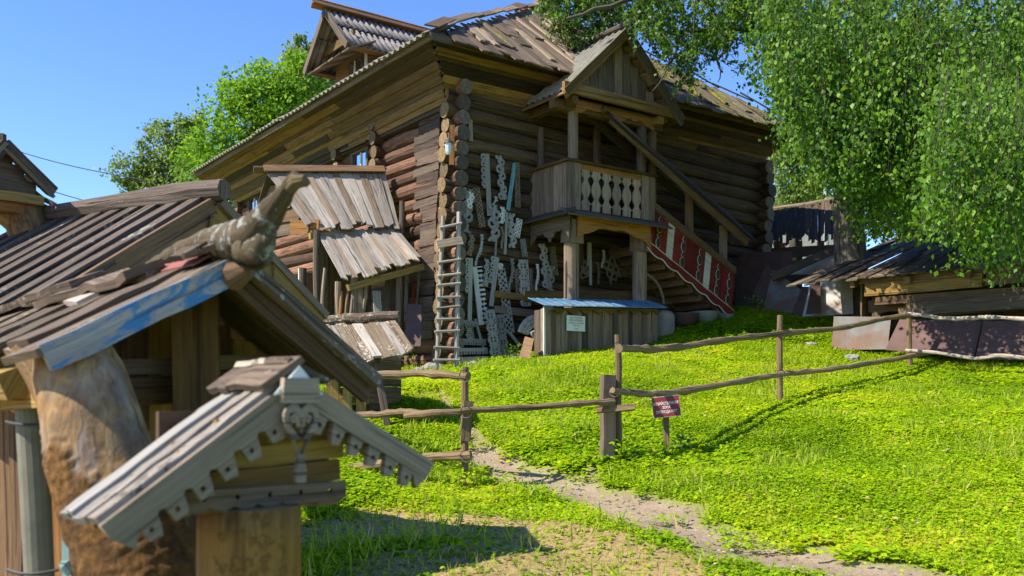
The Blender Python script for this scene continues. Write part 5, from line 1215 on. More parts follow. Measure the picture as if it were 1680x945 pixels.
# heart pendant
hx = gd; hy = V((0, 0, 1)); ho = F0 + fn * .075 + V((.0, 0, -.125))
S_ = .054
heart = bz([((0, -1.5), (-.12, -1.2), (-.2, -.95), (-.5, -.6)), ((-.5, -.6), (-1.0, -.1), (-1.15, .4), (-.8, .75)), ((-.8, .75), (-.5, 1.0), (-.15, .9), (0, .62)),
            ((0, .62), (.15, .9), (.5, 1.0), (.8, .75)), ((.8, .75), (1.15, .4), (1.0, -.1), (.5, -.6)), ((.5, -.6), (.2, -.95), (.12, -1.2), (0, -1.5))])
inl = bz([((0, -.62), (-.3, -.4), (-.75, 0), (-.72, .35)), ((-.72, .35), (-.66, .6), (-.3, .62), (-.12, .25)), ((-.12, .25), (-.05, .1), (-.02, .0), (0, -.62))]); inr = [(-a, b_) for a, b_ in inl][::-1]
sc2 = lambda pl, k=S_: [(a * k * .95, b_ * k * 1.1) for a, b_ in pl]
cut_mesh('heart_fretwork', [sc2(heart)], [sc2(inl), sc2(inr)], ho, hx, hy, .018, M['fret2'], bh)
for sgn in (-1, 1):
    MB().tube([ho + hx * (sgn * S_ * .95 * a) + hy * (S_ * 1.1 * b_) for a, b_ in ((.1, -.1), (.15, .2), (.35, .42), (.55, .3), (.45, .12), (.32, .2))], .0075, 6).build('curl', M['fret2'], bh)
cut_mesh('pendant_tip', [[(-.012, 0), (.012, 0), (.016, .03), (.008, .06), (.012, .075), (-.012, .075), (-.008, .06), (-.016, .03)]], [], ho + V((0, 0, -.15)), hx, hy, .016, M['fret2'], bh)
cut_mesh('pendant_cap', [[(-.055, -.035), (.055, -.035), (.05, .03), (-.05, .03)]], [], F0 + fn * .075 + V((0, 0, -.035)), hx, hy, .02, M['fret2'], bh)
cut_mesh('gable_plate', [[(-.07, -.03), (.07, -.03), (0, .045)]], [], F0 + fn * .068 + V((0, 0, -.018)), hx, hy, .01, M['paper'], bh)
# box under the roof
bc = V((sx_, sy_, 0)) 
for k, (z_, mt) in enumerate(((-.155, 'yellow'), (-.215, 'gold'))):
    c = V((-.66, 2.5, z_)) + fn * .02; hw_ = .235 - .01 * k
    plank('front_board', c - gd * hw_ + V((0, 0, -.012)), c + gd * hw_ + V((0, 0, .012)), .058, .02, fn, M[mt], bh, seg=4)
cut_mesh('scalloped_board', [[(-.23, .03), (.23, .03)] + [(.23 - .46 * i / 40, -.012 - .016 * abs(math.sin(i / 40 * math.pi * 7))) for i in range(41)]], [circ(-.18 + .09 * k, .008, .007, 8) for k in range(5)], V((-.66, 2.5, -.265)) + fn * .035, gd, V((0, 0, 1)), .016, M['greydk'], bh)
plank('front_board', V((-.62, 2.5, -.09)) - gd * .17, V((-.62, 2.5, -.09)) + gd * .17, .07, .02, fn, M['gold'], bh)
for s_ in (-1, 1):
    c = V((-.66, 2.5, -.2)) + gd * (s_ * .2); plank('side_board', c + fn * .0, c + rd * .28, .16, .02, gd * s_, M['brown'], bh)
plank('back_board', V((-.66, 2.5, -.16)) + rd * .28 - gd * .2, V((-.66, 2.5, -.16)) + rd * .28 + gd * .2, .24, .02, rd, M['brown'], bh)
plank('floor_board', V((-.66, 2.5, -.275)) + fn * .03, V((-.66, 2.5, -.275)) + rd * .28, .4, .02, V((0, 0, 1)), M['brown'], bh)

# ------------------------------------------------------------------ second bird house on a bare trunk
tk = empty('bare_trunk', V((-3.16, 6.0, gz(-3.16, 6))), 'bare peeling trunk holding up the farther bird house', 'trunk')
pole('trunk', [V((-2.98, 6.05, gz(-3, 6) - .1)), P(52, 405, 6.05), P(38, 350, 6.05), P(18, 300, 6.05)], [.16, .125, .12, .125], M['trunk'], tk, sides=14, rough=.05)
pole('branch_stub', [P(20, 365, 6.0), P(2, 352, 5.95), P(-12, 335, 5.9)], [.06, .05, .03], M['trunk'], tk)
b2 = empty('bird_house', P(15, 305, 6.0), 'blue-grey gabled bird house on the bare trunk above the shed', 'bird house')
A0, AR, AL = P(8, 236, 5.75), P(84, 312, 6.05), P(-75, 330, 5.5); gd2 = (AR - AL); gd2.z = 0; gd2.normalize(); rd2 = V((-gd2.y, gd2.x, 0))
for k in range(5):
    s = .03 + .115 * k
    plank('roof_plank', A0 + rd2 * s, A0 + (AR - A0) * random.uniform(1.02, 1.12) + rd2 * s, .118, .022, V((.5, 0, 1)), M['greydk'] if k % 2 else M['grey'], b2)
    plank('roof_plank', A0 + rd2 * s, A0 + (AL - A0) * 1.05 + rd2 * s, .118, .022, V((-.5, -.3, 1)), M['grey'], b2)
plank('barge_board', A0 - rd2 * .02, A0 + (AR - A0) * 1.05 - rd2 * .02, .07, .02, -rd2, M['greydk'], b2); plank('barge_board', A0 - rd2 * .02, A0 + (AL - A0) * 1.05 - rd2 * .02, .07, .02, -rd2, M['greydk'], b2)
for k in range(3):
    z_ = A0.z - .06 - .08 * k; w_ = .07 + .08 * k; c = V((A0.x, A0.y, z_)) + rd2 * .06 + gd2 * .02
    plank('gable_board', c - gd2 * w_, c + gd2 * w_, .082, .02, -rd2, M['greydk'] if k < 3 else M['gold'], b2)
plank('floor_board', V((A0.x, A0.y, A0.z - .285)) - gd2 * .26 + rd2 * .28, V((A0.x, A0.y, A0.z - .265)) + gd2 * .28 + rd2 * .28, .5, .06, V((0, 0, 1)), M['yellow'], b2)
plank('floor_board', V((A0.x, A0.y, A0.z - .34)) - gd2 * .15 + rd2 * .28, V((A0.x, A0.y, A0.z - .325)) + gd2 * .2 + rd2 * .28, .4, .06, V((0, 0, 1)), M['orange'], b2)
MB().box(A0 + V((0, 0, .0)), A0 + V((.0, 0, .06)), .04, .04, (1, 0, 0)).build('finial', M['greydk'], b2)
for k in range(3): plank('loose_slat', AR + rd2 * (.1 * k) + V((-.1, 0, -.02)), AR + rd2 * (.1 * k) + V((.04, 0, -.1)), .03, .015, V((.4, -.5, .4)), M['greydk'], b2)
# overhead wires
def sagline(a, b_, sag, r, name, label):
    a, b_ = V(a), V(b_); pts = [a.lerp(b_, i / 16) - V((0, 0, sag * math.sin(math.pi * i / 16))) for i in range(17)]
    tag(MB().tube(pts, r, 5).build(name, M['wire']), label, 'wire')
sagline(P(-120, 190, 28), P(240, 296, 26), .25, .014, 'overhead_wire', 'upper overhead wire crossing the sky beside the farther bird house')
sagline(P(60, 306, 30), P(420, 372, 34), .3, .014, 'overhead_wire', 'lower overhead wire running behind the leafy trees')

# ------------------------------------------------------------------ timber shed at the right
S0 = V((4.86, 16.2, 1.93)); se = V((.72, -.694, 0)).normalized(); sbk = V((.694, .72, 0)).normalized()
shd = empty('timber_shed', V((6.6, 14.6, gz(6.6, 14.6))), 'low shed of dark overlapping planks over stacked squared timbers', 'shed')
def spt(t, d, z=0): return S0 + se * t + sbk * d + V((0, 0, .33 * d + z))
for k in range(30):
    t_ = .0 + .165 * k; l = random.uniform(3.9, 4.1)
    plank('roof_plank', spt(t_ + random.uniform(-.03, .03) + .35, l, .02 * (k % 2)), spt(t_ + random.uniform(-.03, .03), random.uniform(-.06, .05) - (.1 if k < 3 else 0), .02 * (k % 2)), .185, .022, V((0, 0, 1)), M['greydk'] if k % 3 else M['mossy'], shd, seg=5, rough=.012, jag=.05)
for k in range(8):
    t_ = random.uniform(.2, 4.5); d_ = random.uniform(.2, 3.2); plank('roof_patch', spt(t_, d_, .05), spt(t_ + random.uniform(-.2, .1), d_ - .9, .05), .17, .02, V((0, 0, 1)), M['greydk'], shd, rough=.01, jag=.05)
plank('eave_beam', spt(.9, .15, -.08), spt(5.2, .15, -.08), .1, .1, -sbk, M['brown'], shd)
for k in range(5): plank('rafter', spt(1.0 + .9 * k, -.02, -.05), spt(1.0 + .9 * k, 3.9, -.05), .08, .1, V((0, 0, 1)), M['brown'], shd)
for (t0, t1, d, z, h, mt) in ((1.18, 3.0, .10, -.20, .21, 'gold'), (3.02, 5.2, .14, -.17, .2, 'brown'), (1.35, 5.2, .05, -.40, .13, 'brown'), (1.95, 5.2, .0, -.56, .20, 'greydk'), (1.7, 3.4, .12, -.60, .16, 'brown'), (1.1, 2.0, .35, -.45, .2, 'brown')):
    plank('stacked_timber', spt(t0, d, z - .33 * d), spt(t1, d, z - .33 * d + random.uniform(-.02, .02)), h, .14, -sbk, M[mt], shd, seg=5, rough=.01, jag=.04)
for t_ in (1.25, 2.9, 4.6):
    c = spt(t_, .35); plank('post', V((c.x, c.y, gz(c.x, c.y) - .1)), c + V((0, 0, -.1)), .14, .14, -sbk, M['brown'], shd)
for k in range(10): c = spt(1.0 + .45 * k, .9); plank('back_board', V((c.x, c.y, gz(c.x, c.y) - .1)), c + V((0, 0, -.1)), .46, .03, -sbk, M['brown'] if k % 2 else M['greydk'], shd)
c0, c1 = spt(1.05, .2), spt(1.05, 3.8)
for k in range(7): c = c0.lerp(c1, (k + .5) / 7); plank('side_board', V((c.x, c.y, gz(c.x, c.y) - .1)), c + V((0, 0, -.1)), .5, .03, -se, M['brown'], shd)
# metal sheets leaning about the yard
def sheet(pts, mat, label, t=.008, name='metal_sheet'):
    w = [P(x, y, d) for x, y, d in pts]; nrm = (w[1] - w[0]).cross(w[2] - w[0])
    if nrm.y > 0: w = w[::-1]; nrm = -nrm
    tag(MB().poly(w, nrm, t).build(name, M[mat]), label, 'metal sheet', 'sheets of metal leaning about the yard')
sheet([(1364, 574, 15.3), (1456, 573, 14.9), (1462, 520, 15.1), (1368, 519, 15.5)], 'galv', 'pale flaking sheet standing on the grass by the birch trunk')
sheet([(1452, 574, 14.75), (1598, 585, 14.0), (1612, 527, 14.15), (1476, 524, 14.9)], 'rust', 'wide brown rusty sheet below the stacked timbers')
sheet([(1600, 588, 13.9), (1720, 592, 13.3), (1730, 528, 13.5), (1614, 526, 14.1)], 'rust', 'brown sheet at the picture edge below the stacked timbers')
sheet([(1205, 512, 18.6), (1300, 520, 18.3), (1300, 412, 18.6), (1205, 415, 19.0)], 'rustdk', 'big dark maroon sheet walling the yard behind the staircase')
sheet([(1236, 480, 18.3), (1262, 517, 18.1), (1285, 470, 18.2), (1258, 432, 18.4)], 'rust', 'lozenge-shaped rusty sheet tilted on the dark wall')
sheet([(1250, 517, 17.7), (1305, 520, 17.4), (1318, 478, 17.5), (1268, 442, 17.9)], 'galv', 'greenish grey slanting sheet beside the lozenge-shaped one')
sheet([(1296, 521, 17.35), (1330, 522, 17.2), (1330, 470, 17.4), (1316, 470, 17.5)], 'rustdk', 'narrow dark sheet between two pale sheets')
sheet([(1322, 516, 17.0), (1346, 512, 17.0), (1346, 462, 17.2), (1332, 462, 17.2)], 'rust', 'small brown dented sheet before the white one')
sheet([(1316, 520, 17.25), (1400, 515, 16.9), (1398, 458, 17.1), (1330, 462, 17.4)], 'galv2', 'whitish rust-streaked sheet left of the birch trunk')
sheet([(1270, 450, 18.2), (1380, 450, 17.8), (1382, 414, 18.0), (1330, 418, 18.3)], 'galv2', 'mottled sheet under the slanting plank')
tag(plank('slanting_plank', P(1266, 455, 17.6), P(1384, 402, 17.9), .16, .04, V((.1, -1, .6)), M['greydk']), 'grey plank slanting over the mottled metal sheet', 'plank')
# clutter at the stair foot
def lathe(prof, c, mat, name, label, cat):
    c = V(c); c.z = gz(c.x, c.y) - .02
    o = MB().tube([c + V((0, 0, z)) for r, z in prof], [r for r, z in prof], 18).build(name, M[mat], smooth=True); tag(o, label, cat, 'old vessels under the stairs')
lathe([(.2, 0), (.21, .1), (.21, .38), (.16, .44), (.08, .47)], P(1087, 553, 16.3), 'stone', 'milk_can', 'squat grey can standing nearest the kiosk end', 'can')
lathe([(.16, 0), (.24, .1), (.27, .24), (.28, .26)], P(1122, 545, 16.7), 'rustdk', 'iron_pot', 'dark round iron pot under the red staircase', 'pot')
lathe([(.2, 0), (.25, .16), (.28, .2), (.29, .21)], P(1156, 536, 17.0), 'steel', 'wash_basin', 'grey basin turned up beside the iron pot', 'basin')
def rock(c, r, label, sq=.6):
    b = MB(); c = V(c); c.z = gz(c.x, c.y) + r * sq * .3; n1_, n2_ = 7, 10; rr = []
    for i in range(1, n1_):
        th = math.pi * i / n1_; rr.append([c + V((math.sin(th) * math.cos(2 * math.pi * j / n2_), math.sin(th) * math.sin(2 * math.pi * j / n2_), -math.cos(th) * sq)) * r * random.uniform(.85, 1.12) for j in range(n2_)])
    b.rings(rr, list(range(len(rr))), list(range(n2_))); tag(b.build('stone', M['stone']), label, 'stone', 'stones at the house foot')
rock(P(709, 598, 14.5), .2, 'pale foundation stone under the log corner'); rock(P(690, 604, 14.4), .14, 'smaller stone left of the log corner'); rock(P(1186, 522, 17.2), .2, 'flat stone at the foot of the red staircase', .4); rock(P(1398, 582, 14.7), .13, 'pale boulder before the flaking sheet', .7); rock(P(1330, 571, 15.5), .12, 'small pale stone in the grass near the birch', .5)
rock(P(778, 594, 14.6), .15, 'low foundation stone half hidden behind the toothed boards', .5); rock(P(842, 588, 14.7), .14, 'low foundation stone beside the white sunburst panel', .5)
# roofed fence behind the yard
rf = empty('roofed_fence', V((6, 21, gz(6, 21))), 'dark shingled roof over a paling fence behind the yard', 'fence')
fan(rf, P(1228, 354, 21.2), P(1385, 328, 20.3), P(1228, 402, 20.4), P(1385, 386, 19.5), 30, [M['darkshingle']], jag=.1)
pole('ridge_pole', wig(P(1228, 350, 21.6), P(1390, 324, 20.6), 5, .02), .06, M['mossy'], rf)
for k in range(5): a = P(1240 + 36 * k, 395, 20.8 - .2 * k); plank('post', V((a.x, a.y, gz(a.x, a.y))), a, .12, .1, V((0, -1, 0)), M['brown'], rf)
for (y_, D_) in ((418, 20.2), (440, 20.2), (462, 20.2)): plank('rail_board', P(1225, y_, D_), P(1400, y_ - 10, D_ - .6), .22, .03, V((0, -1, 0)), M['greydk'], rf)
tag(MB().poly([P(1268, 400, 21.5), P(1290, 398, 21.5), P(1287, 411, 21.5), P(1279, 404, 21.5), P(1272, 413, 21.5)], (0, -1, 0), .01).build('red_cloth', M['cloth']), 'bit of red cloth showing through the roofed fence', 'cloth')
# far building and lamp pole
fb = empty('far_house', P(1262, 345, 60), 'far pale house with low green roof beyond the fence', 'building')
b = MB(); c = P(1262, 345, 60)
quadbox(b, [c + V((x, y, z)) for z in (-4, .1) for x, y in ((-4, -3), (4, -3), (4, 3), (-4, 3))]); b.build('wall', M['plaster'], fb)
b = MB(); pts = [c + V((-4.6, -3.5, .1)), c + V((4.6, -3.5, .1)), c + V((4.6, 3.5, .1)), c + V((-4.6, 3.5, .1)), c + V((-2, 0, 1.3)), c + V((2, 0, 1.3))]; b.v += pts
for f in ((0, 1, 5, 4), (1, 2, 5), (2, 3, 4, 5), (3, 0, 4), (3, 2, 1, 0)): b.face(f, tuple((0, i) for i in range(len(f))))
b.build('roof', M['greenroof'], fb)
for k in range(3): MB().poly([c + V((-3 + 2.2 * k, -3.02, -1.6)), c + V((-2 + 2.2 * k, -3.02, -1.6)), c + V((-2 + 2.2 * k, -3.02, -.5)), c + V((-3 + 2.2 * k, -3.02, -.5))], (0, -1, 0), .02).build('window', M['glass'], fb)
lp = empty('lamp_pole', P(1356, 420, 34), 'grey street pole standing behind the birch trunk', 'pole')
pole('shaft', [P(1356, 470, 34), P(1356, 300, 34)], .1, M['steel'], lp); pole('arm', [P(1356, 304, 34), P(1340, 286, 33.8), P(1330, 282, 33.6)], .05, M['steel'], lp)

# ------------------------------------------------------------------ trees
def branch(mb, p0, p1, r0, r1, n=6, amp=.06, sides=8):
    pts = wig(p0, p1, n, amp); mb.tube(pts, [r0 + (r1 - r0) * i / n for i in range(n + 1)], sides, rough=.06); return pts
def cluster_tree(name, label, group, base, top, crowns, mat, leaf, per, bark='limb', tr=.25, trunk_r=.22, droop=0.0, wr=.55):
    """crowns: (centre, radii, clumps)"""
    base = V(base); e = empty(name, base, label, 'tree', group); mb = MB(); tp_ = branch(mb, base - V((0, 0, .3)), top, trunk_r, trunk_r * .3, 7, .12)
    C, Dd, N, T = [], [], [], []
    for (cc_, rad, ncl) in crowns:
        cc_ = np.array(cc_); rad = np.array(rad)
        d = rdir(ncl); rr = RNG.random(ncl) ** .4; cen = cc_ + d * rr[:, None] * rad
        for j, q in enumerate(cen):
            if j % 3 == 0:
                a = min(tp_, key=lambda t: (t - V(q)).length + (2.5 if t.z > q[2] + .3 else 0)); branch(mb, a, V(q), trunk_r * .16, .012, 4, .08, 5)
            k = int(per * random.uniform(.6, 1.4)); s = random.uniform(.5, 1.15) * min(rad) * .26
            pc = q + np.clip(RNG.normal(size=(k, 3)), -1.7, 1.7) * s * np.array([1, 1, .62]); pc[:, 2] -= np.abs(RNG.normal(size=k)) * s * droop
            C.append(pc); dd = rdir(k, -.25 - droop); Dd.append(dd); nn = RNG.normal(size=(k, 3)) * .75 + np.array([-.2, -.3, 1.0]) ; N.append(nn)
            T.append(np.clip(RNG.random(k) * .7 + random.uniform(0, .3), 0, 1))
    C = np.concatenate(C); mb.build('trunk', M[bark], e, smooth=True)
    ln_ = leaf * RNG.uniform(.7, 1.3, len(C)); leaf_obj('crown', C, np.concatenate(Dd), np.concatenate(N), ln_, wr, np.concatenate(T), mat, e)
    return e
TG = 'leafy trees behind the house'
def pc(px, py, D): return tuple(P(px, py, D))
cluster_tree('leafy_tree', 'bright green leafy tree rising beside the slate eave', TG, P(420, 640, 30), P(440, 150, 30),
             [(pc(435, 205, 30), (1.8, 1.6, 1.6), 110), (pc(370, 265, 30), (1.4, 1.4, 1.3), 80), (pc(395, 160, 30), (.7, .8, .7), 26), (pc(470, 140, 30), (1.2, .9, .9), 50), (pc(350, 330, 29), (1.1, 1, 1.3), 55), (pc(400, 400, 29), (1.4, 1, 1.4), 60), (pc(465, 240, 31), (1.3, 1, 1.4), 55)], M['bgleaf'], .15, 60)
cluster_tree('leafy_tree', 'tallest feathery tree just behind the dormer', TG, P(510, 640, 34), P(515, 90, 34),
             [(pc(515, 135, 34), (1.3, 1, 1.3), 80), (pc(500, 82, 34), (.9, .7, .6), 34), (pc(540, 75, 34), (.6, .6, .5), 16), (pc(545, 170, 34), (1.1, 1, 1.3), 45), (pc(475, 120, 34), (.6, .6, .6), 18), (pc(540, 110, 34), (.5, .5, .7), 15)], M['bgbirch'], .15, 48, droop=.7)
cluster_tree('leafy_tree', 'pale feathery tree at the open sky edge', TG, P(270, 640, 38), P(285, 250, 38),
             [(pc(285, 240, 38), (1.4, 1, 1.1), 60), (pc(230, 285, 38), (1.3, 1, .9), 46), (pc(315, 205, 38), (.7, .6, .7), 22), (pc(290, 310, 38), (1.4, 1, 1.0), 46), (pc(330, 265, 37), (.9, 1, 1.0), 32), (pc(205, 300, 38), (.6, .6, .4), 12), (pc(280, 390, 38), (2, 1, 1.2), 40)], M['bgbirch'], .16, 48, droop=.4)
cluster_tree('leafy_tree', 'low green tree filling the gap below the eave corner', TG, P(395, 640, 27), P(385, 400, 27), [(pc(385, 400, 27), (1.0, .8, 1.2), 50), (pc(330, 420, 27), (1.4, .8, 1.0), 50), (pc(-30, 560, 27), (2.4, 1.5, 1.2), 50)], M['bgleaf'], .14, 55)
cluster_tree('leafy_tree', 'pale weeping tree in the gap right of the house corner', 'trees beyond the yard', P(1300, 420, 36), P(1300, 190, 36),
             [(pc(1285, 250, 36), (.8, .8, 1.0), 40), (pc(1320, 230, 36), (1.0, .8, 1.4), 50), (pc(1300, 310, 36), (1.0, .8, .7), 40), (pc(1340, 300, 36), (1.0, .8, 1.0), 40), (pc(1360, 200, 36), (1.2, 1, 1.2), 40)], M['bgbirch'], .13, 60, droop=1.0)
cluster_tree('leafy_tree', 'dark leafy tree closing the view behind the timber shed', 'trees beyond the yard', P(1560, 480, 25), P(1560, 120, 25),
             [(pc(1450, 340, 24), (1.0, .8, 1.0), 40), (pc(1540, 330, 24), (1.4, 1, 1.2), 60), (pc(1640, 320, 24), (1.4, 1, 1.5), 60), (pc(1560, 180, 25), (2.4, 1.2, 2), 80), (pc(1700, 200, 25), (1.6, 1.2, 2), 50)], M['bough'], .12, 55)
# old birch: furrowed trunk, long limbs, weeping curtains
bt = empty('old_birch', V((6.25, 17.4, gz(6.25, 17.4))), 'huge weeping birch with furrowed trunk overhanging house and shed', 'tree')
mb = MB(); g_ = gz(6.25, 17.4)
mb.tube([V((6.35, 17.4, g_ - .2)), V((6.3, 17.4, g_ + .4)), P(1397, 450, 17.4), P(1390, 350, 17.4), P(1400, 240, 17.2), P(1420, 120, 17.0), P(1440, -40, 16.8), P(1450, -250, 16.6)], [.42, .32, .29, .27, .25, .22, .18, .1], 16, rough=.04)
limbs = [
 [(1395, 130, 17.2), (1300, 25, 16.6), (1200, 50, 16.2), (1110, 55, 15.8), (1060, 60, 15.6)],
 [(1330, 60, 16.9), (1270, -10, 16.4), (1200, -50, 16.0), (1100, -40, 15.6), (1000, 10, 15.4), (930, 30, 15.2)],
 [(1195, 50, 16.2), (1180, 100, 16.0), (1184, 118, 15.9), (1178, 135, 15.85)],
 [(1120, 55, 15.8), (1100, 110, 15.5), (1070, 150, 15.1)],
 [(1420, 130, 17.0), (1500, 20, 15.6), (1580, -20, 14.4), (1680, 0, 13.0)],
 [(1430, 30, 16.9), (1380, -60, 15.8), (1330, -60, 14.8), (1290, -20, 14.0)],
 [(1430, 60, 16.9), (1500, -100, 14.5), (1600, -120, 12.6), (1700, -60, 11.4)],
 [(1425, 100, 17.0), (1530, 60, 17.2), (1640, 40, 17.0), (1750, 60, 16.5)]]
LP = []; mbl = MB(); mbt = MB()
for i, lm in enumerate(limbs):
    w = [P(*q) for q in lm]; r0 = (.10 if i < 2 else .03) if i < 4 else .10
    out = []
    for a, b_ in zip(w[:-1], w[1:]): out += [a.lerp(b_, k / 3) + V((random.gauss(0, .03), random.gauss(0, .03), random.gauss(0, .03))) for k in range(3)]
    out.append(w[-1]); mbl.tube(out, [r0 * (1 - .8 * k / (len(out) - 1)) for k in range(len(out))], 8, rough=.06); LP.append(out)
C, Dd, N, T = [], [], [], []
def add_leaves(c, d, nn, t): C.append(c); Dd.append(d); N.append(nn); T.append(t)
def sprays(n, box, per, s, tw=.02, lim=None):
    """leafy twigs; box: px0,px1,py0,py1,D0,D1 weight function"""
    for _ in range(n):
        px_, py_ = random.uniform(box[0], box[1]), random.uniform(box[2], box[3])
        if lim and py_ > lim(px_) - 50: continue
        q = np.array(P(px_, py_, random.uniform(box[4], box[5])))
        ax = np.array([random.gauss(0, .6), random.gauss(0, .6), -.35 + random.gauss(0, .35)]); ax /= np.linalg.norm(ax); l = random.uniform(.5, 1.1) * s
        mbt.tube([V(q), V(q + ax * l * .5 + np.array([0, 0, -.02])), V(q + ax * l + np.array([0, 0, -.08]))], [.006, .005, .002], 4)
        k = int(per * random.uniform(.6, 1.3)); tt = RNG.random(k)[:, None]
        pcs = q + ax * l * tt + RNG.normal(size=(k, 3)) * .05 * s; dd = unit(ax * .6 + RNG.normal(size=(k, 3)) * .7 + np.array([0, 0, -.5]))
        add_leaves(pcs, dd, RNG.normal(size=(k, 3)) + np.array([-.2, -.2, .6]), np.clip(RNG.normal(0, .09, k) + random.uniform(.05, .85), 0, 1))
def curtains(n, box, lmin, lmax, dens, bottom=None):
    """hanging strands"""
    for _ in range(n):
        px = random.uniform(box[0], box[1]); py = random.uniform(box[2], box[3]); D_ = random.uniform(box[4], box[5]); q = np.array(P(px, py, D_)); l = random.uniform(lmin, lmax)
        if float(vnoise(px / 70., py / 90., 1.0, 21)) < .30 and D_ < 15.6: continue
        if bottom: l = min(l, max(.2, q[2] - (HY - bottom(px)) / F * D_ * random.uniform(.97, 1.1)))
        sw = np.array([random.gauss(-.12, .14), random.gauss(-.05, .14), 0])
        f = np.linspace(0, 1, 7)[:, None]; line = q + np.array([0, 0, -l]) * f + sw * l * (f ** 1.6)
        mbt.tube([V(a) for a in line], [.004, .004, .003, .003, .003, .002, .002], 3)
        k = int(dens * l * random.uniform(.7, 1.3)); t = RNG.random(k) ** .85; ti = t * 6; i0 = np.minimum(ti.astype(int), 5); fr_ = (ti - i0)[:, None]
        pcs = line[i0] * (1 - fr_) + line[i0 + 1] * fr_ + RNG.normal(size=(k, 3)) * np.array([.12, .12, .06])
        dd = unit(np.array([0, 0, -1.0]) + RNG.normal(size=(k, 3)) * .55)
        add_leaves(pcs, dd, RNG.normal(size=(k, 3)) + np.array([-.35, -.35, .3]), np.clip(RNG.normal(0, .09, k) + random.uniform(.05, .9), 0, 1))
def bot(px):
    xs = [1200, 1235, 1270, 1320, 1370, 1420, 1500, 1560, 1600, 1640, 1680, 1760]; ys = [60, 95, 150, 225, 285, 330, 350, 400, 400, 430, 470, 440]
    return float(np.interp(px, xs, ys))
random.seed(21)
def bough(n, x0, x1, D0, D1, per, sz):
    xs = [880, 900, 930, 985, 1025, 1060, 1100, 1135, 1150, 1170, 1200, 1300]; ys = [-20, 25, 66, 62, 15, 50, 105, 150, 95, 100, 45, 20]
    for _ in range(n):
        px = random.uniform(x0, x1); yb = float(np.interp(px, xs, ys)); py = yb - abs(random.gauss(0, 1)) * 70 if random.random() < .5 else random.uniform(-60, yb)
        d_ = random.uniform(D0, D1); sprays(1, (px, px, py, py, d_, d_), per, sz)
bough(430, 885, 1060, 15.9, 17.0, 26, .5); bough(420, 1040, 1210, 14.7, 16.6, 26, .5); bough(140, 1180, 1300, 15.2, 16.8, 26, .55)
curtains(560, (1245, 1710, -60, 150, 13.2, 16.6), .8, 2.4, 56, bot); curtains(430, (1280, 1710, 60, 290, 12.6, 15.5), .6, 1.7, 60, bot)
curtains(190, (1540, 1720, 100, 300, 10.4, 12.0), .6, 1.9, 55, bot); curtains(60, (1320, 1500, 150, 290, 13.2, 15), .3, 1.2, 60, bot)
curtains(230, (1405, 1720, 150, 350, 13.2, 16.5), .4, 1.2, 60, lambda px: 395)
sprays(760, (1235, 1710, -60, 330, 14.0, 17.5), 30, .9, lim=bot)
mb.build('trunk', M['bark'], bt, smooth=True); mbl.build('limbs', M['limb'], bt, smooth=True); mbt.build('twigs', M['limb'], bt)
C = np.concatenate(C); Dd = np.concatenate(Dd); N = np.concatenate(N); T = np.concatenate(T)
leaf_obj('crown', C, Dd, N, np.where(C[:, 1] < 12.6, .062, np.where(C[:, 0] / C[:, 1] * F + CX > 1210, .072, .06)) * RNG.uniform(.5, 1.4, len(C)), .74, T, M['birch'], bt, fold=.3)
print('birch leaves', len(C))

# ------------------------------------------------------------------ ground cover
def visible_mask(x, y, z, m=.06):
    px = CX + x / y * F; py = HY - z / y * F
    return (px > -1680 * m) & (px < 1680 * (1 + m)) & (py < 945 * (1 + m)) & (y > 4)
ncand = 620000
x = RNG.uniform(-3.2, 10.5, ncand); y = RNG.uniform(4.6, 18.6, ncand)
# nearer ground gets more sprigs
keep = RNG.random(ncand) < np.clip(11.0 / y, .45, 1.0) ** 1.3
x, y = x[keep], y[keep]; z = Hz(x, y); vis = visible_mask(x, y, z); x, y, z = x[vis], y[vis], z[vis]
inh = ((x - H0.x) * EU.x + (y - H0.y) * EU.y > -.05) & ((x - H0.x) * EV.x + (y - H0.y) * EV.y > -.05)
pmk = path_mask(x, y); sl_ = soil_mask(x, y); patch = vnoise(x, y, 1.3, 2) * .6 + vnoise(x, y, 4.2, 3) * .4
prob = np.clip((pmk - 1.0) * 2.2, .012 + .3 * (vnoise(x, y, 3.3, 17) > .74), 1) * np.clip(1.1 - sl_ * 1.4, .09, 1) * np.clip(.35 + patch * 1.3, .3, 1)
near_soil = (sl_ > .3)
k = (RNG.random(len(x)) < prob) & ~inh; x, y, z, patch, sl_ = x[k], y[k], z[k], patch[k], sl_[k]
print('sprigs', len(x))
hgt = (.03 + .055 * patch * RNG.random(len(x)) + .02 * RNG.random(len(x))) * np.clip(1.1 - sl_, .35, 1) * np.where(y < 7.5, .75, 1)
nl = 3; rep = lambda a: np.repeat(a, nl, axis=0)
cen = np.stack([x, y, z + hgt * .9], 1); a0 = RNG.uniform(0, 2 * np.pi, len(x)); ang = (a0[:, None] + np.arange(nl) * 2 * np.pi / nl + RNG.normal(0, .4, (len(x), nl))).ravel()
d = np.stack([np.cos(ang), np.sin(ang), RNG.normal(.02, .25, len(ang))], 1)
nn = np.stack([RNG.normal(-.12, .3, len(ang)), RNG.normal(-.08, .3, len(ang)), np.ones(len(ang))], 1)
cc_ = rep(cen) + RNG.normal(0, .008, (len(ang), 3)); cc_[:, 2] -= RNG.random(len(ang)) * rep(hgt) * .5
lsz = .034 * RNG.uniform(.55, 1.4, len(ang)) * rep(np.where(vnoise(x, y, 1.1, 12) > .62, 1.5, .85))
tint = np.clip(rep(.1 + .45 * vnoise(x, y, 2.0, 6) + .4 * vnoise(x, y, .6, 13)) + RNG.normal(0, .2, len(ang)), 0, 1)
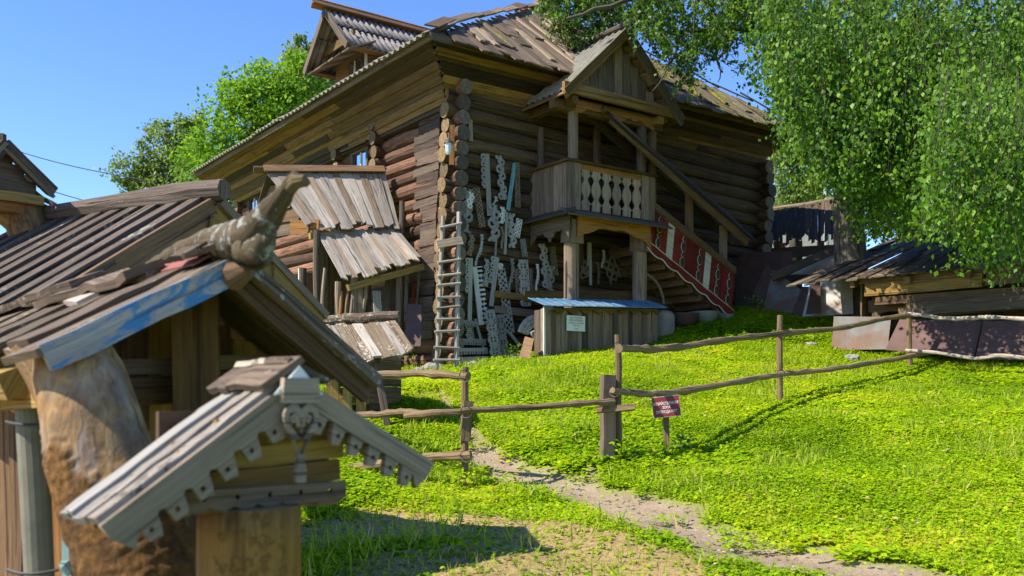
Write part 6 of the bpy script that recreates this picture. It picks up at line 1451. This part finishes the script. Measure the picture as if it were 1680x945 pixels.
tag(leaf_obj('ground_cover', cc_, d, nn, lsz, .78, tint, M['herb'], None, .2), 'dense low yellow-green leafy ground cover on the slope', 'ground cover', kind='stuff')
# grass blades, sparse on soil and path edges
ng = 260000; x = RNG.uniform(-3, 10, ng); y = RNG.uniform(4.6, 15, ng); z = Hz(x, y); vis = visible_mask(x, y, z); x, y, z = x[vis], y[vis], z[vis]
pr = np.clip((path_mask(x, y) - .95) * 2.5, .02, 1) * (.25 + .75 * (vnoise(x, y, 2.4, 11) > .5)) * np.where(soil_mask(x, y) > .35, .16, .34)
inh = ((x - H0.x) * EU.x + (y - H0.y) * EU.y > -.05) & ((x - H0.x) * EV.x + (y - H0.y) * EV.y > -.05)
k = (RNG.random(len(x)) < pr) & ~inh; x, y, z = x[k], y[k], z[k]; m_ = len(x)
d = np.stack([RNG.normal(0, .45, m_), RNG.normal(0, .45, m_), np.ones(m_)], 1)
tag(leaf_obj('grass', np.stack([x, y, z - .005], 1), d, RNG.normal(size=(m_, 3)), RNG.uniform(.04, .12, m_) * np.where(vnoise(x, y, 1.2, 15) > .62, 1.6, 1), .08, np.clip(RNG.normal(.5, .25, m_), 0, 1), M['blade'], None, .1), 'thin grass blades growing between the leaves and on bare soil', 'grass', kind='stuff')
# fallen leaves and dry bits among the cover
nf = 5200; x = RNG.uniform(-1.6, 9.5, nf); y = RNG.uniform(4.8, 15.5, nf); z = Hz(x, y); vis = visible_mask(x, y, z); x, y, z = x[vis], y[vis], z[vis]
inh = ((x - H0.x) * EU.x + (y - H0.y) * EU.y > -.05) & ((x - H0.x) * EV.x + (y - H0.y) * EV.y > -.05); x, y, z = x[~inh], y[~inh], z[~inh]; m_ = len(x)
lift_f = np.where((path_mask(x, y) < 1.1) | (soil_mask(x, y) > .5), .006, RNG.uniform(.03, .075, m_)) - np.clip(1.15 - path_mask(x, y), 0, 1) * .03
d = np.stack([RNG.normal(size=m_), RNG.normal(size=m_), RNG.normal(0, .15, m_)], 1)
tag(leaf_obj('leaf_litter', np.stack([x, y, z + lift_f], 1), d, np.stack([RNG.normal(0, .3, m_), RNG.normal(0, .3, m_), np.ones(m_)], 1), RNG.uniform(.02, .055, m_), .6, RNG.random(m_), M['litter'], None, .3), 'scattered dry brown and yellow leaves lying in the grass', 'leaf litter', kind='stuff')
# taller weeds along the wall foot and by the posts
def weed(px, py, h, n, label, mat='weed', ls=.07):
    g_ = ground_px(px, py); e = np.array([[g_.x, g_.y, g_.z]]); k = n
    pos = e + np.stack([RNG.normal(0, h * .35, k), RNG.normal(0, h * .3, k), RNG.random(k) ** .8 * h], 1); dd = rdir(k, .15)
    w = empty('weed', g_, label, 'plant', 'weeds along walls and posts'); mb_ = MB()
    for q in range(6): mb_.tube(wig(g_ - V((0, 0, .03)), V(pos[random.randrange(k)]), 3, .01), [.006, .005, .004, .003], 4)
    mb_.build('stem', M[mat] if False else M['rail'], w); leaf_obj('leaves', pos, dd, RNG.normal(size=(k, 3)) * .4 + np.array([0, 0, 1.0]), ls * RNG.uniform(.6, 1.3, k), .6, RNG.random(k), M[mat], w)
weed(775, 597, .22, 60, 'tuft of weeds at the foot of the carved boards'); weed(838, 592, .24, 70, 'leafy weed below the white sunburst panel'); weed(682, 606, .42, 110, 'tall weed by the log corner and rusty plate'); weed(1352, 517, .4, 90, 'nettle clump by the whitish metal sheet')
weed(1240, 519, .35, 80, 'bushy weed in front of the lozenge-shaped sheet'); weed(760, 812, .2, 120, 'leafy clump round the left fence post', 'herb', .05); weed(1015, 758, .2, 90, 'leafy clump at the gate post foot', 'herb', .05); weed(1090, 756, .16, 70, 'leafy clump at the maroon sign foot', 'herb', .05)
weed(1120, 745, .2, 120, 'darker weed patch just right of the maroon sign', 'weed', .05); weed(452, 560, .55, 160, 'dry reddish shrub between shed and canopy', 'dryleaf', .08)
# small twigs and stones on the path
for i in range(22):
    j = random.randrange(3, len(path_xy) - 1); a, b_ = path_xy[j - 1], path_xy[j]; f = random.random(); xx, yy = a[0] + (b_[0] - a[0]) * f + random.gauss(0, .2), a[1] + (b_[1] - a[1]) * f + random.gauss(0, .2)
    if i == 0: peb = MB(); 
    c_ = V((xx, yy, gz(xx, yy) - .02)); r_ = random.uniform(.008, .024)
    peb.rings([[c_ + V((math.cos(t) * r_ * q, math.sin(t) * r_ * q, zz * r_)) for t in [k * 1.2566 for k in range(5)]] for q, zz in ((.7, -.5), (1, .1), (.6, .6))], [0, 1, 2], [0, 1, 2, 3, 4])
tag(peb.build('gravel', M['stone']), 'scattered pebbles along the worn footpath', 'gravel', kind='stuff')
